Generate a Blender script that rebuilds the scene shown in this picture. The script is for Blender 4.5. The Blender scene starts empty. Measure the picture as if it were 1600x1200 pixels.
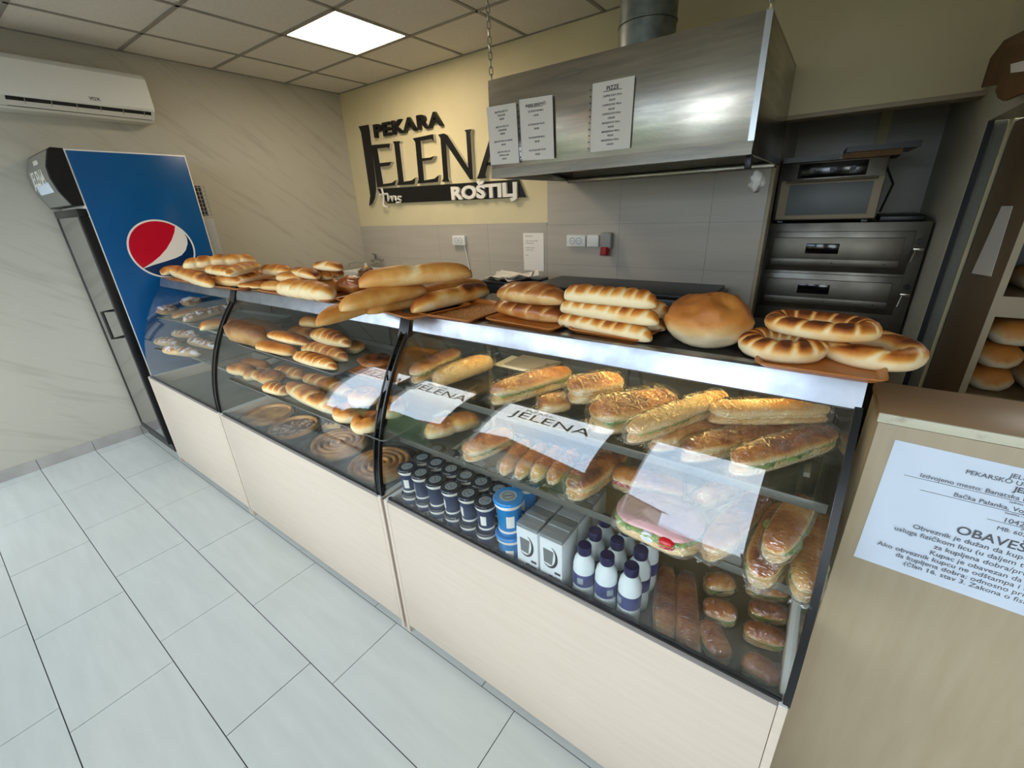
import bpy, bmesh, math, random
from mathutils import Vector, Matrix, noise
random.seed(7)
sc = bpy.context.scene
col = sc.collection
PI = math.pi

# ---------------------------------------------------------------- camera
FPX = 671.14
CAM = Vector((0, 0, 1.6))
ROT = (Matrix.Rotation(0.637675, 3, 'Z') @ Matrix.Rotation(1.182800, 3, 'X') @ Matrix.Rotation(-0.0442836, 3, 'Z'))
cd = bpy.data.cameras.new('camera')
cd.sensor_fit = 'HORIZONTAL'; cd.sensor_width = 36.0; cd.lens = FPX * 36.0 / 1600.0
cd.clip_start = 0.02; cd.clip_end = 200
cam = bpy.data.objects.new('camera', cd); col.objects.link(cam)
cam.matrix_world = Matrix.Translation(CAM) @ ROT.to_4x4()
sc.camera = cam

# ---------------------------------------------------------------- sky and daylight
wd = bpy.data.worlds.new('sky'); sc.world = wd; wd.use_nodes = True
wn = wd.node_tree.nodes; wl = wd.node_tree.links
for n in list(wn): wn.remove(n)
wo = wn.new('ShaderNodeOutputWorld'); wb = wn.new('ShaderNodeBackground')
wtc = wn.new('ShaderNodeTexCoord'); wnz = wn.new('ShaderNodeTexNoise'); wr = wn.new('ShaderNodeValToRGB')
wnz.inputs['Scale'].default_value = 2.2; wnz.inputs['Detail'].default_value = 5
wr.color_ramp.elements[0].position = 0.38; wr.color_ramp.elements[0].color = (0.60, 0.77, 1.0, 1)
wr.color_ramp.elements[1].position = 0.62; wr.color_ramp.elements[1].color = (0.96, 0.98, 1.0, 1)
wl.new(wtc.outputs['Generated'], wnz.inputs['Vector']); wl.new(wnz.outputs['Fac'], wr.inputs['Fac'])
wl.new(wr.outputs['Color'], wb.inputs['Color']); wl.new(wb.outputs[0], wo.inputs['Surface'])
wb.inputs['Strength'].default_value = 6.0
vs = sc.view_settings
vs.view_transform = 'Standard'; vs.look = 'None'; vs.gamma = 1.0; vs.use_curve_mapping = False
vs.exposure = 0.54
try:
    sc.cycles.transparent_max_bounces = 40; sc.cycles.max_bounces = 8
    sc.cycles.diffuse_bounces = 4; sc.cycles.glossy_bounces = 4
except Exception: pass

# ---------------------------------------------------------------- pixel -> place helpers (1600 x 1200 frame)
def ray(x, y): return ROT @ Vector((x - 800.0, -(y - 600.0), -FPX))
def onz(x, y, z): d = ray(x, y); return CAM + d * ((z - CAM.z) / d.z)
def onx(x, y, X): d = ray(x, y); return CAM + d * ((X - CAM.x) / d.x)
def ony(x, y, Y): d = ray(x, y); return CAM + d * ((Y - CAM.y) / d.y)

# ---------------------------------------------------------------- materials
def S(r, g, b):
    def c(u):
        u /= 255.0
        return u / 12.92 if u <= 0.04045 else ((u + 0.055) / 1.055) ** 2.4
    return (c(r), c(g), c(b), 1.0)
MATS = {}
def newmat(name):
    m = bpy.data.materials.new(name); m.use_nodes = True
    nt = m.node_tree
    for n in list(nt.nodes): nt.nodes.remove(n)
    MATS[name] = m
    return m, nt, nt.nodes, nt.links
def texco(nt, stretch=(1, 1, 1), rot=(0, 0, 0), kind='Object'):
    tc = nt.nodes.new('ShaderNodeTexCoord'); mp = nt.nodes.new('ShaderNodeMapping')
    mp.vector_type = 'TEXTURE'; mp.inputs['Scale'].default_value = tuple(1.0 / s for s in stretch); mp.inputs['Rotation'].default_value = rot
    nt.links.new(tc.outputs[kind], mp.inputs['Vector'])
    return mp.outputs['Vector']
def pm(name, c, rough=0.5, metal=0.0, c2=None, vs=6.0, stretch=(1, 1, 1), rot=(0, 0, 0), bump=0.0, bs=40.0, lo=0.35, hi=0.65, spec=0.5, rvar=0.0, detail=4, bstretch=None, coat=0.0):
    m, nt, N, L = newmat(name)
    o = N.new('ShaderNodeOutputMaterial'); b = N.new('ShaderNodeBsdfPrincipled')
    L.new(b.outputs[0], o.inputs['Surface'])
    b.inputs['Base Color'].default_value = c; b.inputs['Roughness'].default_value = rough
    b.inputs['Metallic'].default_value = metal; b.inputs['Specular IOR Level'].default_value = spec
    if coat: b.inputs['Coat Weight'].default_value = coat; b.inputs['Coat Roughness'].default_value = 0.15
    if c2 or rvar:
        v = texco(nt, stretch, rot)
        nz = N.new('ShaderNodeTexNoise'); nz.inputs['Scale'].default_value = vs; nz.inputs['Detail'].default_value = detail
        L.new(v, nz.inputs['Vector'])
        if c2:
            r = N.new('ShaderNodeValToRGB'); r.color_ramp.elements[0].position = lo; r.color_ramp.elements[1].position = hi
            r.color_ramp.elements[0].color = c; r.color_ramp.elements[1].color = c2
            L.new(nz.outputs['Fac'], r.inputs['Fac']); L.new(r.outputs['Color'], b.inputs['Base Color'])
        if rvar:
            mr = N.new('ShaderNodeMapRange'); mr.inputs['To Min'].default_value = max(0.02, rough - rvar); mr.inputs['To Max'].default_value = rough + rvar
            L.new(nz.outputs['Fac'], mr.inputs['Value']); L.new(mr.outputs[0], b.inputs['Roughness'])
    if bump:
        v2 = texco(nt, bstretch or (1, 1, 1), rot)
        n2 = N.new('ShaderNodeTexNoise'); n2.inputs['Scale'].default_value = bs; n2.inputs['Detail'].default_value = 3
        bp = N.new('ShaderNodeBump'); bp.inputs['Strength'].default_value = bump; bp.inputs['Distance'].default_value = 0.01
        L.new(v2, n2.inputs['Vector']); L.new(n2.outputs['Fac'], bp.inputs['Height']); L.new(bp.outputs['Normal'], b.inputs['Normal'])
    return m
def emit(name, c, s, c2=None):
    m, nt, N, L = newmat(name)
    o = N.new('ShaderNodeOutputMaterial'); e = N.new('ShaderNodeEmission')
    e.inputs['Color'].default_value = c; e.inputs['Strength'].default_value = s
    L.new(e.outputs[0], o.inputs['Surface'])
    return m
def thin(name, tint=(1, 1, 1, 1), rough=0.0, f0=0.04, bump=0.0, bs=40.0, milky=0.0, milkc=(0.9, 0.9, 0.9, 1), gain=1.0, stretch=(1, 1, 1)):
    """thin clear sheet: transparency plus Schlick reflection"""
    m, nt, N, L = newmat(name)
    o = N.new('ShaderNodeOutputMaterial')
    tr = N.new('ShaderNodeBsdfTransparent'); tr.inputs['Color'].default_value = tint
    gl = N.new('ShaderNodeBsdfGlossy'); gl.inputs['Roughness'].default_value = rough
    nrm = None
    if bump:
        v = texco(nt, stretch)
        nz = N.new('ShaderNodeTexNoise'); nz.inputs['Scale'].default_value = bs; nz.inputs['Detail'].default_value = 2; nz.inputs['Distortion'].default_value = 1.2
        bp = N.new('ShaderNodeBump'); bp.inputs['Strength'].default_value = bump; bp.inputs['Distance'].default_value = 0.01
        L.new(v, nz.inputs['Vector']); L.new(nz.outputs['Fac'], bp.inputs['Height']); nrm = bp.outputs['Normal']
        L.new(nrm, gl.inputs['Normal'])
    ge = N.new('ShaderNodeNewGeometry')
    dt = N.new('ShaderNodeVectorMath'); dt.operation = 'DOT_PRODUCT'
    L.new(ge.outputs['Incoming'], dt.inputs[0]); L.new(nrm if nrm else ge.outputs['Normal'], dt.inputs[1])
    def mth(op, a, bb):
        q = N.new('ShaderNodeMath'); q.operation = op; q.use_clamp = (op == 'ADD')
        for i, u in enumerate((a, bb)):
            if u is None: continue
            if isinstance(u, (int, float)): q.inputs[i].default_value = u
            else: L.new(u, q.inputs[i])
        return q.outputs[0]
    ab = mth('ABSOLUTE', dt.outputs['Value'], None)
    om = mth('SUBTRACT', 1.0, ab)
    pw = mth('POWER', om, 5.0)
    fr = mth('ADD', mth('MULTIPLY', pw, (1 - f0) * gain), f0 * gain)
    mx = N.new('ShaderNodeMixShader')
    L.new(fr, mx.inputs[0]); L.new(gl.outputs[0], mx.inputs[2])
    if milky:
        df = N.new('ShaderNodeBsdfDiffuse'); df.inputs['Color'].default_value = milkc
        m2 = N.new('ShaderNodeMixShader'); m2.inputs[0].default_value = milky
        L.new(tr.outputs[0], m2.inputs[1]); L.new(df.outputs[0], m2.inputs[2]); L.new(m2.outputs[0], mx.inputs[1])
    else: L.new(tr.outputs[0], mx.inputs[1])
    L.new(mx.outputs[0], o.inputs['Surface'])
    return m
def breadmat(name, stops, rough=0.5, ns=14.0, namt=0.22, dust=0.0, bump=0.25, spec=0.35):
    """crust colour follows the 'bake' attribute, blotched by noise"""
    m, nt, N, L = newmat(name)
    o = N.new('ShaderNodeOutputMaterial'); b = N.new('ShaderNodeBsdfPrincipled'); L.new(b.outputs[0], o.inputs['Surface'])
    b.inputs['Roughness'].default_value = rough; b.inputs['Specular IOR Level'].default_value = spec
    at = N.new('ShaderNodeAttribute'); at.attribute_name = 'bake'
    v = texco(nt)
    oi = N.new('ShaderNodeObjectInfo')
    va = N.new('ShaderNodeVectorMath'); va.operation = 'ADD'; L.new(v, va.inputs[0])
    cb = N.new('ShaderNodeCombineXYZ'); ml = N.new('ShaderNodeMath'); ml.operation = 'MULTIPLY'; ml.inputs[1].default_value = 37.0
    L.new(oi.outputs['Random'], ml.inputs[0]); L.new(ml.outputs[0], cb.inputs[0]); L.new(cb.outputs[0], va.inputs[1])
    nz = N.new('ShaderNodeTexNoise'); nz.inputs['Scale'].default_value = ns; nz.inputs['Detail'].default_value = 5
    L.new(va.outputs[0], nz.inputs['Vector'])
    mr = N.new('ShaderNodeMapRange'); mr.inputs['From Min'].default_value = 0.3; mr.inputs['From Max'].default_value = 0.7
    mr.inputs['To Min'].default_value = -namt; mr.inputs['To Max'].default_value = namt
    L.new(nz.outputs['Fac'], mr.inputs['Value'])
    ad = N.new('ShaderNodeMath'); ad.operation = 'ADD'; L.new(at.outputs['Fac'], ad.inputs[0]); L.new(mr.outputs[0], ad.inputs[1])
    rp = N.new('ShaderNodeValToRGB')
    el = rp.color_ramp.elements
    el[0].position = stops[0][0]; el[0].color = stops[0][1]; el[1].position = stops[-1][0]; el[1].color = stops[-1][1]
    for p, c in stops[1:-1]:
        e = el.new(p); e.color = c
    L.new(ad.outputs[0], rp.inputs['Fac'])
    cout = rp.outputs['Color']
    if dust:
        n3 = N.new('ShaderNodeTexNoise'); n3.inputs['Scale'].default_value = 30; n3.inputs['Detail'].default_value = 6; L.new(va.outputs[0], n3.inputs['Vector'])
        r3 = N.new('ShaderNodeValToRGB'); r3.color_ramp.elements[0].position = 0.62 - dust * 0.4; r3.color_ramp.elements[1].position = 0.74 - dust * 0.4
        L.new(n3.outputs['Fac'], r3.inputs['Fac'])
        mq = N.new('ShaderNodeMath'); mq.operation = 'MULTIPLY'; L.new(r3.outputs['Color'], mq.inputs[0])
        cl = N.new('ShaderNodeMapRange'); cl.inputs['From Min'].default_value = 0.2; cl.inputs['From Max'].default_value = 0.6; L.new(at.outputs['Fac'], cl.inputs['Value']); L.new(cl.outputs[0], mq.inputs[1])
        mc = N.new('ShaderNodeMix'); mc.data_type = 'RGBA'; L.new(mq.outputs[0], mc.inputs['Factor']); L.new(cout, mc.inputs['A']); mc.inputs['B'].default_value = (0.85, 0.85, 0.86, 1)
        cout = mc.outputs['Result']
    L.new(cout, b.inputs['Base Color'])
    bp = N.new('ShaderNodeBump'); bp.inputs['Strength'].default_value = bump; bp.inputs['Distance'].default_value = 0.004
    n4 = N.new('ShaderNodeTexNoise'); n4.inputs['Scale'].default_value = 90; n4.inputs['Detail'].default_value = 4; L.new(va.outputs[0], n4.inputs['Vector'])
    L.new(n4.outputs['Fac'], bp.inputs['Height']); L.new(bp.outputs['Normal'], b.inputs['Normal'])
    return m

# ---------------------------------------------------------------- mesh builder
class MB:
    def __init__(s): s.v = []; s.f = []; s.bk = []; s.mi = []
    def add(s, vs, fs, bk=None, mi=0):
        o = len(s.v); s.v += [tuple(q) for q in vs]; s.f += [tuple(i + o for i in f) for f in fs]
        s.bk += list(bk) if bk else [0.5] * len(vs); s.mi += [mi] * len(fs)
        return s
    def box(s, x0, x1, y0, y1, z0, z1, mi=0):
        v = [(x, y, z) for z in (z0, z1) for y in (y0, y1) for x in (x0, x1)]
        return s.add(v, [(0, 2, 3, 1), (4, 5, 7, 6), (0, 1, 5, 4), (2, 6, 7, 3), (0, 4, 6, 2), (1, 3, 7, 5)], mi=mi)
    def bbox(s, x0, x1, y0, y1, z0, z1, r=0.004, seg=2, mi=0):
        bm = bmesh.new(); bmesh.ops.create_cube(bm, size=1.0)
        for q in bm.verts: q.co = ((x0 + x1) / 2 + q.co.x * (x1 - x0), (y0 + y1) / 2 + q.co.y * (y1 - y0), (z0 + z1) / 2 + q.co.z * (z1 - z0))
        bmesh.ops.bevel(bm, geom=bm.edges[:], offset=r, segments=seg, affect='EDGES', profile=0.5)
        bm.verts.index_update()
        s.add([q.co[:] for q in bm.verts], [[q.index for q in f.verts] for f in bm.faces], mi=mi); bm.free()
        return s
    def prism(s, poly, axis, a, b, mi=0, cap_mi=None):
        """poly of 2-D points; axis 'x': (y,z), 'y': (x,z), 'z': (x,y)"""
        def P(q, t): return {'x': (t, q[0], q[1]), 'y': (q[0], t, q[1]), 'z': (q[0], q[1], t)}[axis]
        n = len(poly); v = [P(q, a) for q in poly] + [P(q, b) for q in poly]
        s.add(v, [(i, (i + 1) % n, n + (i + 1) % n, n + i) for i in range(n)], mi=mi)
        o = len(s.v) - 2 * n; cm = mi if cap_mi is None else cap_mi
        s.f += [tuple(o + i for i in range(n - 1, -1, -1)), tuple(o + n + i for i in range(n))]; s.mi += [cm, cm]
        return s
    def tube(s, pts, r, n=8, closed=False, mi=0):
        pts = [Vector(p) for p in pts]; m = len(pts); rings = []
        up = Vector((0, 0, 1)); prev = None
        for i, p in enumerate(pts):
            if closed: t = pts[(i + 1) % m] - pts[i - 1]
            else: t = pts[min(i + 1, m - 1)] - pts[max(i - 1, 0)]
            t.normalize()
            if prev is None:
                a = t.cross(up)
                if a.length < 0.1: a = t.cross(Vector((1, 0, 0)))
            else: a = prev - t * prev.dot(t)
            a.normalize(); prev = a; b = t.cross(a)
            rr = r[i] if isinstance(r, (list, tuple)) else r
            rings.append([p + a * math.cos(2 * PI * k / n) * rr + b * math.sin(2 * PI * k / n) * rr for k in range(n)])
        v = [q for R in rings for q in R]; f = []
        for i in range(m if closed else m - 1):
            j = (i + 1) % m
            f += [(i * n + k, i * n + (k + 1) % n, j * n + (k + 1) % n, j * n + k) for k in range(n)]
        if not closed: f += [tuple(range(n - 1, -1, -1)), tuple((m - 1) * n + k for k in range(n))]
        return s.add(v, f, mi=mi)
    def lathe(s, prof, n=20, c=(0, 0, 0), a0=0.0, a1=2 * PI, mi=0, cap=False):
        full = abs(a1 - a0 - 2 * PI) < 1e-6; m = n if full else n + 1; v = []; f = []
        for (r, z) in prof:
            for k in range(m):
                a = a0 + (a1 - a0) * k / n
                v.append((c[0] + r * math.cos(a), c[1] + r * math.sin(a), c[2] + z))
        for i in range(len(prof) - 1):
            for k in range(n):
                k2 = (k + 1) % m if full else k + 1
                f.append((i * m + k, i * m + k2, (i + 1) * m + k2, (i + 1) * m + k))
        if cap: f += [tuple(range(m - 1, -1, -1)), tuple((len(prof) - 1) * m + k for k in range(m))]
        return s.add(v, f, mi=mi)
    def quad(s, a, b, c, d, mi=0): return s.add([a, b, c, d], [(0, 1, 2, 3)], mi=mi)

def mesh_of(mb, name, mats, smooth=35, bake=False):
    me = bpy.data.meshes.new(name)
    me.from_pydata(mb.v, [], mb.f)
    if not isinstance(mats, (list, tuple)): mats = [mats]
    for m in mats: me.materials.append(MATS[m] if isinstance(m, str) else m)
    if len(mats) > 1: me.polygons.foreach_set('material_index', mb.mi)
    if bake:
        at = me.attributes.new('bake', 'FLOAT', 'POINT'); at.data.foreach_set('value', mb.bk)
    bm = bmesh.new(); bm.from_mesh(me); bmesh.ops.recalc_face_normals(bm, faces=bm.faces[:]); bm.to_mesh(me); bm.free()
    if smooth:
        me.shade_smooth()
        if smooth < 180: me.set_sharp_from_angle(angle=math.radians(smooth))
    me.update()
    return me
def obj(name, mb, mats, parent=None, smooth=35, bake=False, loc=None, rz=0.0):
    me = mb if isinstance(mb, bpy.types.Mesh) else mesh_of(mb, name, mats, smooth, bake)
    o = bpy.data.objects.new(name, me); col.objects.link(o)
    if parent: o.parent = parent
    if loc is not None: o.location = loc
    if rz: o.rotation_euler = (0, 0, rz)
    return o
def tag(o, label, cat, group=None):
    o['label'] = label; o['category'] = cat
    if group: o['group'] = group
    return o
def thing(name, label, cat, loc=(0, 0, 0), rz=0.0, group=None):
    o = bpy.data.objects.new(name, None); col.objects.link(o); o.empty_display_size = 0.05
    o.location = loc; o.rotation_euler = (0, 0, rz)
    return tag(o, label, cat, group)
def struct(name, mb, mats, label=None, smooth=35):
    o = obj(name, mb, mats, None, smooth); o['kind'] = 'structure'
    if label: o['label'] = label
    return o
def dup(root, loc, rz=None, label=None):
    r = root.copy(); col.objects.link(r); r.location = loc
    if rz is not None: r.rotation_euler = (0, 0, rz)
    if label: r['label'] = label
    for ch in list(root.children):
        c = ch.copy(); col.objects.link(c); c.parent = r
        for g in list(ch.children):
            d = g.copy(); col.objects.link(d); d.parent = c
    return r
def text_mesh(txt, size, extrude=0.0, offset=0.0, align='LEFT', mats=('ink',), shear=0.0, spacing=1.0, line=1.0, width=None):
    cu = bpy.data.curves.new('lettering', 'FONT'); cu.body = txt; cu.size = size; cu.extrude = extrude; cu.offset = offset
    cu.align_x = align; cu.shear = shear; cu.space_character = spacing; cu.space_line = line; cu.resolution_u = 3
    to = bpy.data.objects.new('lettering_tmp', cu); col.objects.link(to)
    bpy.context.view_layer.update()
    dg = bpy.context.evaluated_depsgraph_get()
    me = bpy.data.meshes.new_from_object(to.evaluated_get(dg), depsgraph=dg)
    bpy.data.objects.remove(to); bpy.data.curves.remove(cu)
    me.materials.clear()
    for m in mats: me.materials.append(MATS[m])
    if width and len(me.vertices):
        xs = [v.co.x for v in me.vertices]; k = width / (max(xs) - min(xs))
        for v in me.vertices: v.co.x *= k
    return me
def text(name, me, parent, M):
    o = bpy.data.objects.new(name, me); col.objects.link(o); o.parent = parent
    o.matrix_local = M
    return o
def frame(origin, xdir, ydir):
    x = Vector(xdir).normalized(); y = Vector(ydir).normalized(); z = x.cross(y)
    M = Matrix((x, y, z)).transposed().to_4x4(); M.translation = Vector(origin)
    return M
# ---------------------------------------------------------------- palette
pm('floor_tile', S(196, 200, 196), 0.32, c2=S(190, 194, 190), vs=3.0, stretch=(1, 7, 1), rvar=0.06, bump=0.06, bs=30, bstretch=(3, 60, 1))
pm('grout', S(70, 72, 74), 0.8)
pm('skirting', S(176, 172, 168), 0.4, c2=S(160, 156, 152), vs=6)
pm('plaster', S(186, 182, 168), 0.55, c2=S(160, 154, 138), vs=2.2, stretch=(1, 1.0, 9), rot=(-0.62, 0, 0), lo=0.52, hi=0.9, detail=6, bump=0.05, bs=20)
pm('cream_paint', S(222, 209, 168), 0.7, c2=S(215, 202, 161), vs=3)
pm('grey_tile', S(186, 178, 164), 0.35, c2=S(180, 172, 158), vs=2, stretch=(1, 1, 12), bump=0.03, bs=8, bstretch=(1, 1, 30))
pm('tile_joint', S(138, 134, 128), 0.8)
pm('ceiling_tile', S(228, 223, 212), 0.9, c2=S(220, 215, 204), vs=90, bump=0.08, bs=220)
pm('ceiling_grid', S(150, 145, 132), 0.6)
emit('panel_light', (1.0, 0.84, 0.62, 1), 15.0)
emit('tube_light', (1.0, 0.76, 0.28, 1), 18.0)
pm('laminate', S(205, 191, 174), 0.38, c2=S(201, 186, 168), vs=4, stretch=(1, 1, 14), bump=0.02, bs=10, bstretch=(1, 1, 50))
pm('laminate_edge', S(172, 164, 158), 0.4)
pm('maple', S(176, 160, 133), 0.42, c2=S(171, 154, 126), vs=3.5, stretch=(9, 9, 1), bump=0.03, bs=12, bstretch=(50, 50, 1))
pm('maple_top', S(164, 131, 98), 0.35, c2=S(158, 125, 91), vs=3)
pm('maple_edge', S(205, 200, 176), 0.5, c2=S(120, 112, 92), vs=14, lo=0.58, hi=0.75)
pm('brown_board', S(122, 98, 70), 0.45, c2=S(112, 90, 64), vs=2)
pm('board_edge', S(168, 152, 124), 0.45)
pm('steel', S(186, 179, 166), 0.24, 1.0, c2=S(160, 156, 148), vs=3, stretch=(1, 1, 10), rvar=0.08, bump=0.04, bs=12, bstretch=(3, 3, 70))
pm('bright_steel', S(172, 176, 184), 0.30, 1.0, rvar=0.06, vs=14, c2=S(150, 154, 164), bump=0.05, bs=16, bstretch=(1, 6, 1))
pm('oven_door', S(122, 118, 108), 0.42, 1.0, c2=S(100, 95, 84), vs=4, rvar=0.08)
pm('partition_paint', S(226, 219, 196), 0.5)
pm('oven_steel', S(120, 116, 108), 0.34, 1.0, c2=S(92, 88, 80), vs=5, rvar=0.1)
pm('galvanised', S(150, 158, 158), 0.42, 1.0, c2=S(128, 136, 136), vs=18)
pm('black_plastic', S(20, 20, 22), 0.35)
pm('black_gloss', S(10, 10, 12), 0.12)
pm('dark_metal', S(44, 45, 46), 0.38, 0.6)
pm('case_grey', S(112, 116, 116), 0.42, c2=S(102, 106, 106), vs=3)
pm('case_dark', S(60, 58, 52), 0.35)
pm('chrome', S(200, 200, 200), 0.12, 1.0)
pm('shelf_rail', S(128, 128, 122), 0.4, 0.7)
pm('aluminium', S(186, 190, 192), 0.28, 1.0)
pm('white_plastic', S(228, 229, 224), 0.35)
pm('offwhite_plastic', S(212, 210, 202), 0.45)
pm('grey_plastic', S(150, 150, 144), 0.45)
pm('red_plastic', S(150, 20, 24), 0.35)
pm('pepsi_blue', S(0, 84, 142), 0.22, c2=S(0, 78, 134), vs=2)
pm('pepsi_navy', S(0, 48, 92), 0.25)
pm('pepsi_red', S(196, 6, 40), 0.25)
pm('print_white', S(238, 234, 224), 0.4)
pm('paper', S(242, 236, 226), 0.6)
pm('paper_blue', S(214, 224, 238), 0.55)
pm('ink', S(38, 36, 38), 0.6)
pm('grey_ink', S(92, 92, 96), 0.6)
pm('foam_side', S(205, 200, 186), 0.6)
pm('sign_black', S(16, 15, 15), 0.4)
pm('tray_orange', S(186, 112, 44), 0.35, c2=S(168, 96, 34), vs=9)
pm('sesame', S(232, 206, 150), 0.5)
pm('pan', S(70, 68, 66), 0.32, 0.8, c2=S(48, 46, 44), vs=8)
pm('kraft', S(128, 92, 50), 0.7, c2=S(110, 78, 40), vs=6)
pm('lettuce', S(104, 142, 50), 0.5, c2=S(160, 186, 104), vs=40)
pm('ham', S(232, 190, 190), 0.4, c2=S(222, 172, 174), vs=12)
pm('cheese', S(238, 216, 160), 0.45, c2=S(228, 196, 140), vs=20)
pm('tomato', S(196, 30, 36), 0.25)
pm('pie_filling', S(112, 72, 48), 0.5, c2=S(232, 198, 166), vs=50, lo=0.45, hi=0.6, bump=0.5, bs=60)
pm('cup_navy', S(40, 56, 98), 0.32, c2=S(26, 40, 74), vs=16)
pm('cup_blue', S(0, 134, 204), 0.3, c2=S(0, 118, 190), vs=14)
pm('lid_dark', S(30, 38, 50), 0.22, c2=S(62, 72, 84), vs=40, lo=0.55, hi=0.75)
pm('lid_silver', S(168, 182, 190), 0.25, 0.3)
pm('milk_white', S(226, 234, 236), 0.3)
pm('carton_white', S(226, 230, 232), 0.4)
pm('carton_grey', S(150, 154, 156), 0.35, 0.35, c2=S(168, 172, 174), vs=3)
pm('label_navy', S(42, 44, 96), 0.35, c2=S(70, 76, 134), vs=30)
pm('cap_navy', S(28, 24, 74), 0.3)
pm('yellow_plastic', S(206, 182, 40), 0.4)
pm('asphalt', S(120, 118, 112), 0.9, c2=S(104, 102, 98), vs=8)
pm('hedge', S(52, 78, 34), 0.8, c2=S(80, 104, 50), vs=30, bump=1.0, bs=14)
pm('house', S(180, 172, 158), 0.8)
pm('roof_red', S(140, 84, 66), 0.8)
pm('window_frame', S(222, 222, 218), 0.4)
pm('rubber', S(34, 34, 36), 0.6)
pm('chain', S(176, 172, 160), 0.3, 0.9)
pm('rib_pvc', S(150, 150, 136), 0.5)
thin('glass', (0.97, 0.985, 0.98, 1), 0.0, 0.042)
thin('case_glass', (0.975, 0.985, 0.98, 1), 0.0, 0.056)
thin('shelf_glass', (0.955, 0.98, 0.972, 1), 0.0, 0.045)
thin('film', (0.99, 0.99, 0.985, 1), 0.07, 0.15, bump=0.8, bs=80.0, milky=0.02, stretch=(1, 0.3, 1))
thin('clear_plastic', (0.93, 0.93, 0.92, 1), 0.08, 0.05, milky=0.04)
P0 = S(244, 222, 176); P1 = S(237, 186, 106); P2 = S(208, 132, 50); P3 = S(158, 82, 26); P4 = S(92, 44, 18)
breadmat('crust', [(0.05, P0), (0.35, P1), (0.62, P2), (0.85, P3), (1.0, P4)])
breadmat('crust_pale', [(0.05, S(238, 208, 150)), (0.45, S(220, 160, 80)), (0.8, S(190, 116, 44)), (1.0, P3)], namt=0.2)
breadmat('crust_dark', [(0.0, S(224, 186, 124)), (0.25, S(196, 126, 60)), (0.55, S(146, 78, 32)), (1.0, S(70, 34, 16))], rough=0.3, spec=0.5)
breadmat('crust_sugar', [(0.05, S(214, 184, 140)), (0.5, S(176, 124, 74)), (1.0, P3)], dust=0.42)
breadmat('crust_pie', [(0.0, S(246, 206, 140)), (0.45, S(222, 162, 92)), (1.0, S(140, 84, 40))], rough=0.4, namt=0.3)
breadmat('crust_loaf', [(0.05, S(216, 196, 160)), (0.30, S(214, 172, 112)), (0.60, S(200, 128, 54)), (0.9, S(160, 88, 32)), (1.0, P3)], ns=9, namt=0.16)
breadmat('straw_crust', [(0.0, S(190, 150, 96)), (0.5, S(140, 94, 54)), (1.0, S(88, 56, 34))], bump=0.8)
# ---------------------------------------------------------------- room shell
XL, XR, YF, YB, ZC = -4.358, 2.20, -1.05, 3.174, 2.737
YN = 4.25                       # back of the oven niche
NX0, NX1, NZ = -0.382, 0.43, 2.012
floor = struct('floor', MB().box(XL - 0.1, XR + 0.1, YF - 0.12, YN + 0.1, -0.12, -0.003), 'grout')
k = 0
for r in range(-4, 10):
    y0 = 0.1235 + 0.305 * r; y1 = y0 + 0.305
    off = -1.96 if r % 2 == 0 else -1.815
    c = -6
    while True:
        x0 = off + 0.61 * c; x1 = x0 + 0.61; c += 1
        if x0 > XR: break
        a0, a1, b0, b1 = max(x0, XL) + 0.0016, min(x1, XR) - 0.0016, max(y0, YF) + 0.0016, min(y1, YB) - 0.0016
        if a1 - a0 < 0.02 or b1 - b0 < 0.02: continue
        dz = random.uniform(-0.0004, 0.0004)
        obj('tile', MB().box(a0, a1, b0, b1, -0.01, dz), 'floor_tile', floor, smooth=0)
wl_ = struct('wall_left', MB().box(XL - 0.12, XL, YF - 0.12, YB, 0, 2.95), 'plaster')
bb = struct('baseboard_left', MB().box(XL, XL + 0.004, YF, 0.9, 0, 0.076), 'grout')
y = -0.79 - 0.305
while y < 0.88:
    obj('tile', MB().box(XL + 0.001, XL + 0.010, max(y, YF) + 0.0015, min(y + 0.305, 0.9) - 0.0015, 0.0, 0.08), 'skirting', bb, smooth=0)
    y += 0.305
# back wall with the niche opening; cream paint, grey tiles below and behind the hood
wm = MB()
wm.box(XL, NX0, YB, YB + 0.12, 0, 2.95).box(NX0, NX1 + 0.12, YB, YB + 0.12, NZ, 2.95)
wallb = struct('wall_back', wm, 'cream_paint')
ZT_ = 1.463; TX = -1.308
for i in range(-5, 2):
    for j in range(-3, 3):
        x0 = TX + 0.615 * i; x1 = x0 + 0.615; z0 = ZT_ - 0.302 + 0.302 * j; z1 = z0 + 0.302
        if j >= 1: x0, x1 = (max(x0, -1.918), x1)
        if j == 2: z1 = min(z1, 2.1)
        if j == 0: z1 = 1.483 if x1 <= -1.90 else z1
        a0, a1 = max(x0, XL) + 0.001, min(x1, NX0) - 0.001
        if a1 - a0 < 0.02: continue
        obj('tile', MB().box(a0, a1, YB - 0.010, YB + 0.002, z0 + 0.001, z1 - 0.001), 'grey_tile', wallb, smooth=0)
obj('joint', MB().box(-1.918, NX0, YB - 0.008, YB + 0.001, 0.5, 2.05).box(XL, -1.918, YB - 0.008, YB + 0.001, 0.5, 1.482), 'tile_joint', wallb)
# wooden edge trim on the niche side
t1 = struct('trim_1', MB().bbox(NX0 - 0.004, NX0 + 0.018, YB - 0.02, YB + 0.13, 0.0, NZ, 0.003), 'board_edge')
t2 = struct('trim_2', MB().bbox(NX0 + 0.018, NX1, YB - 0.012, YB + 0.12, NZ - 0.022, NZ, 0.003), 'board_edge')
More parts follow.
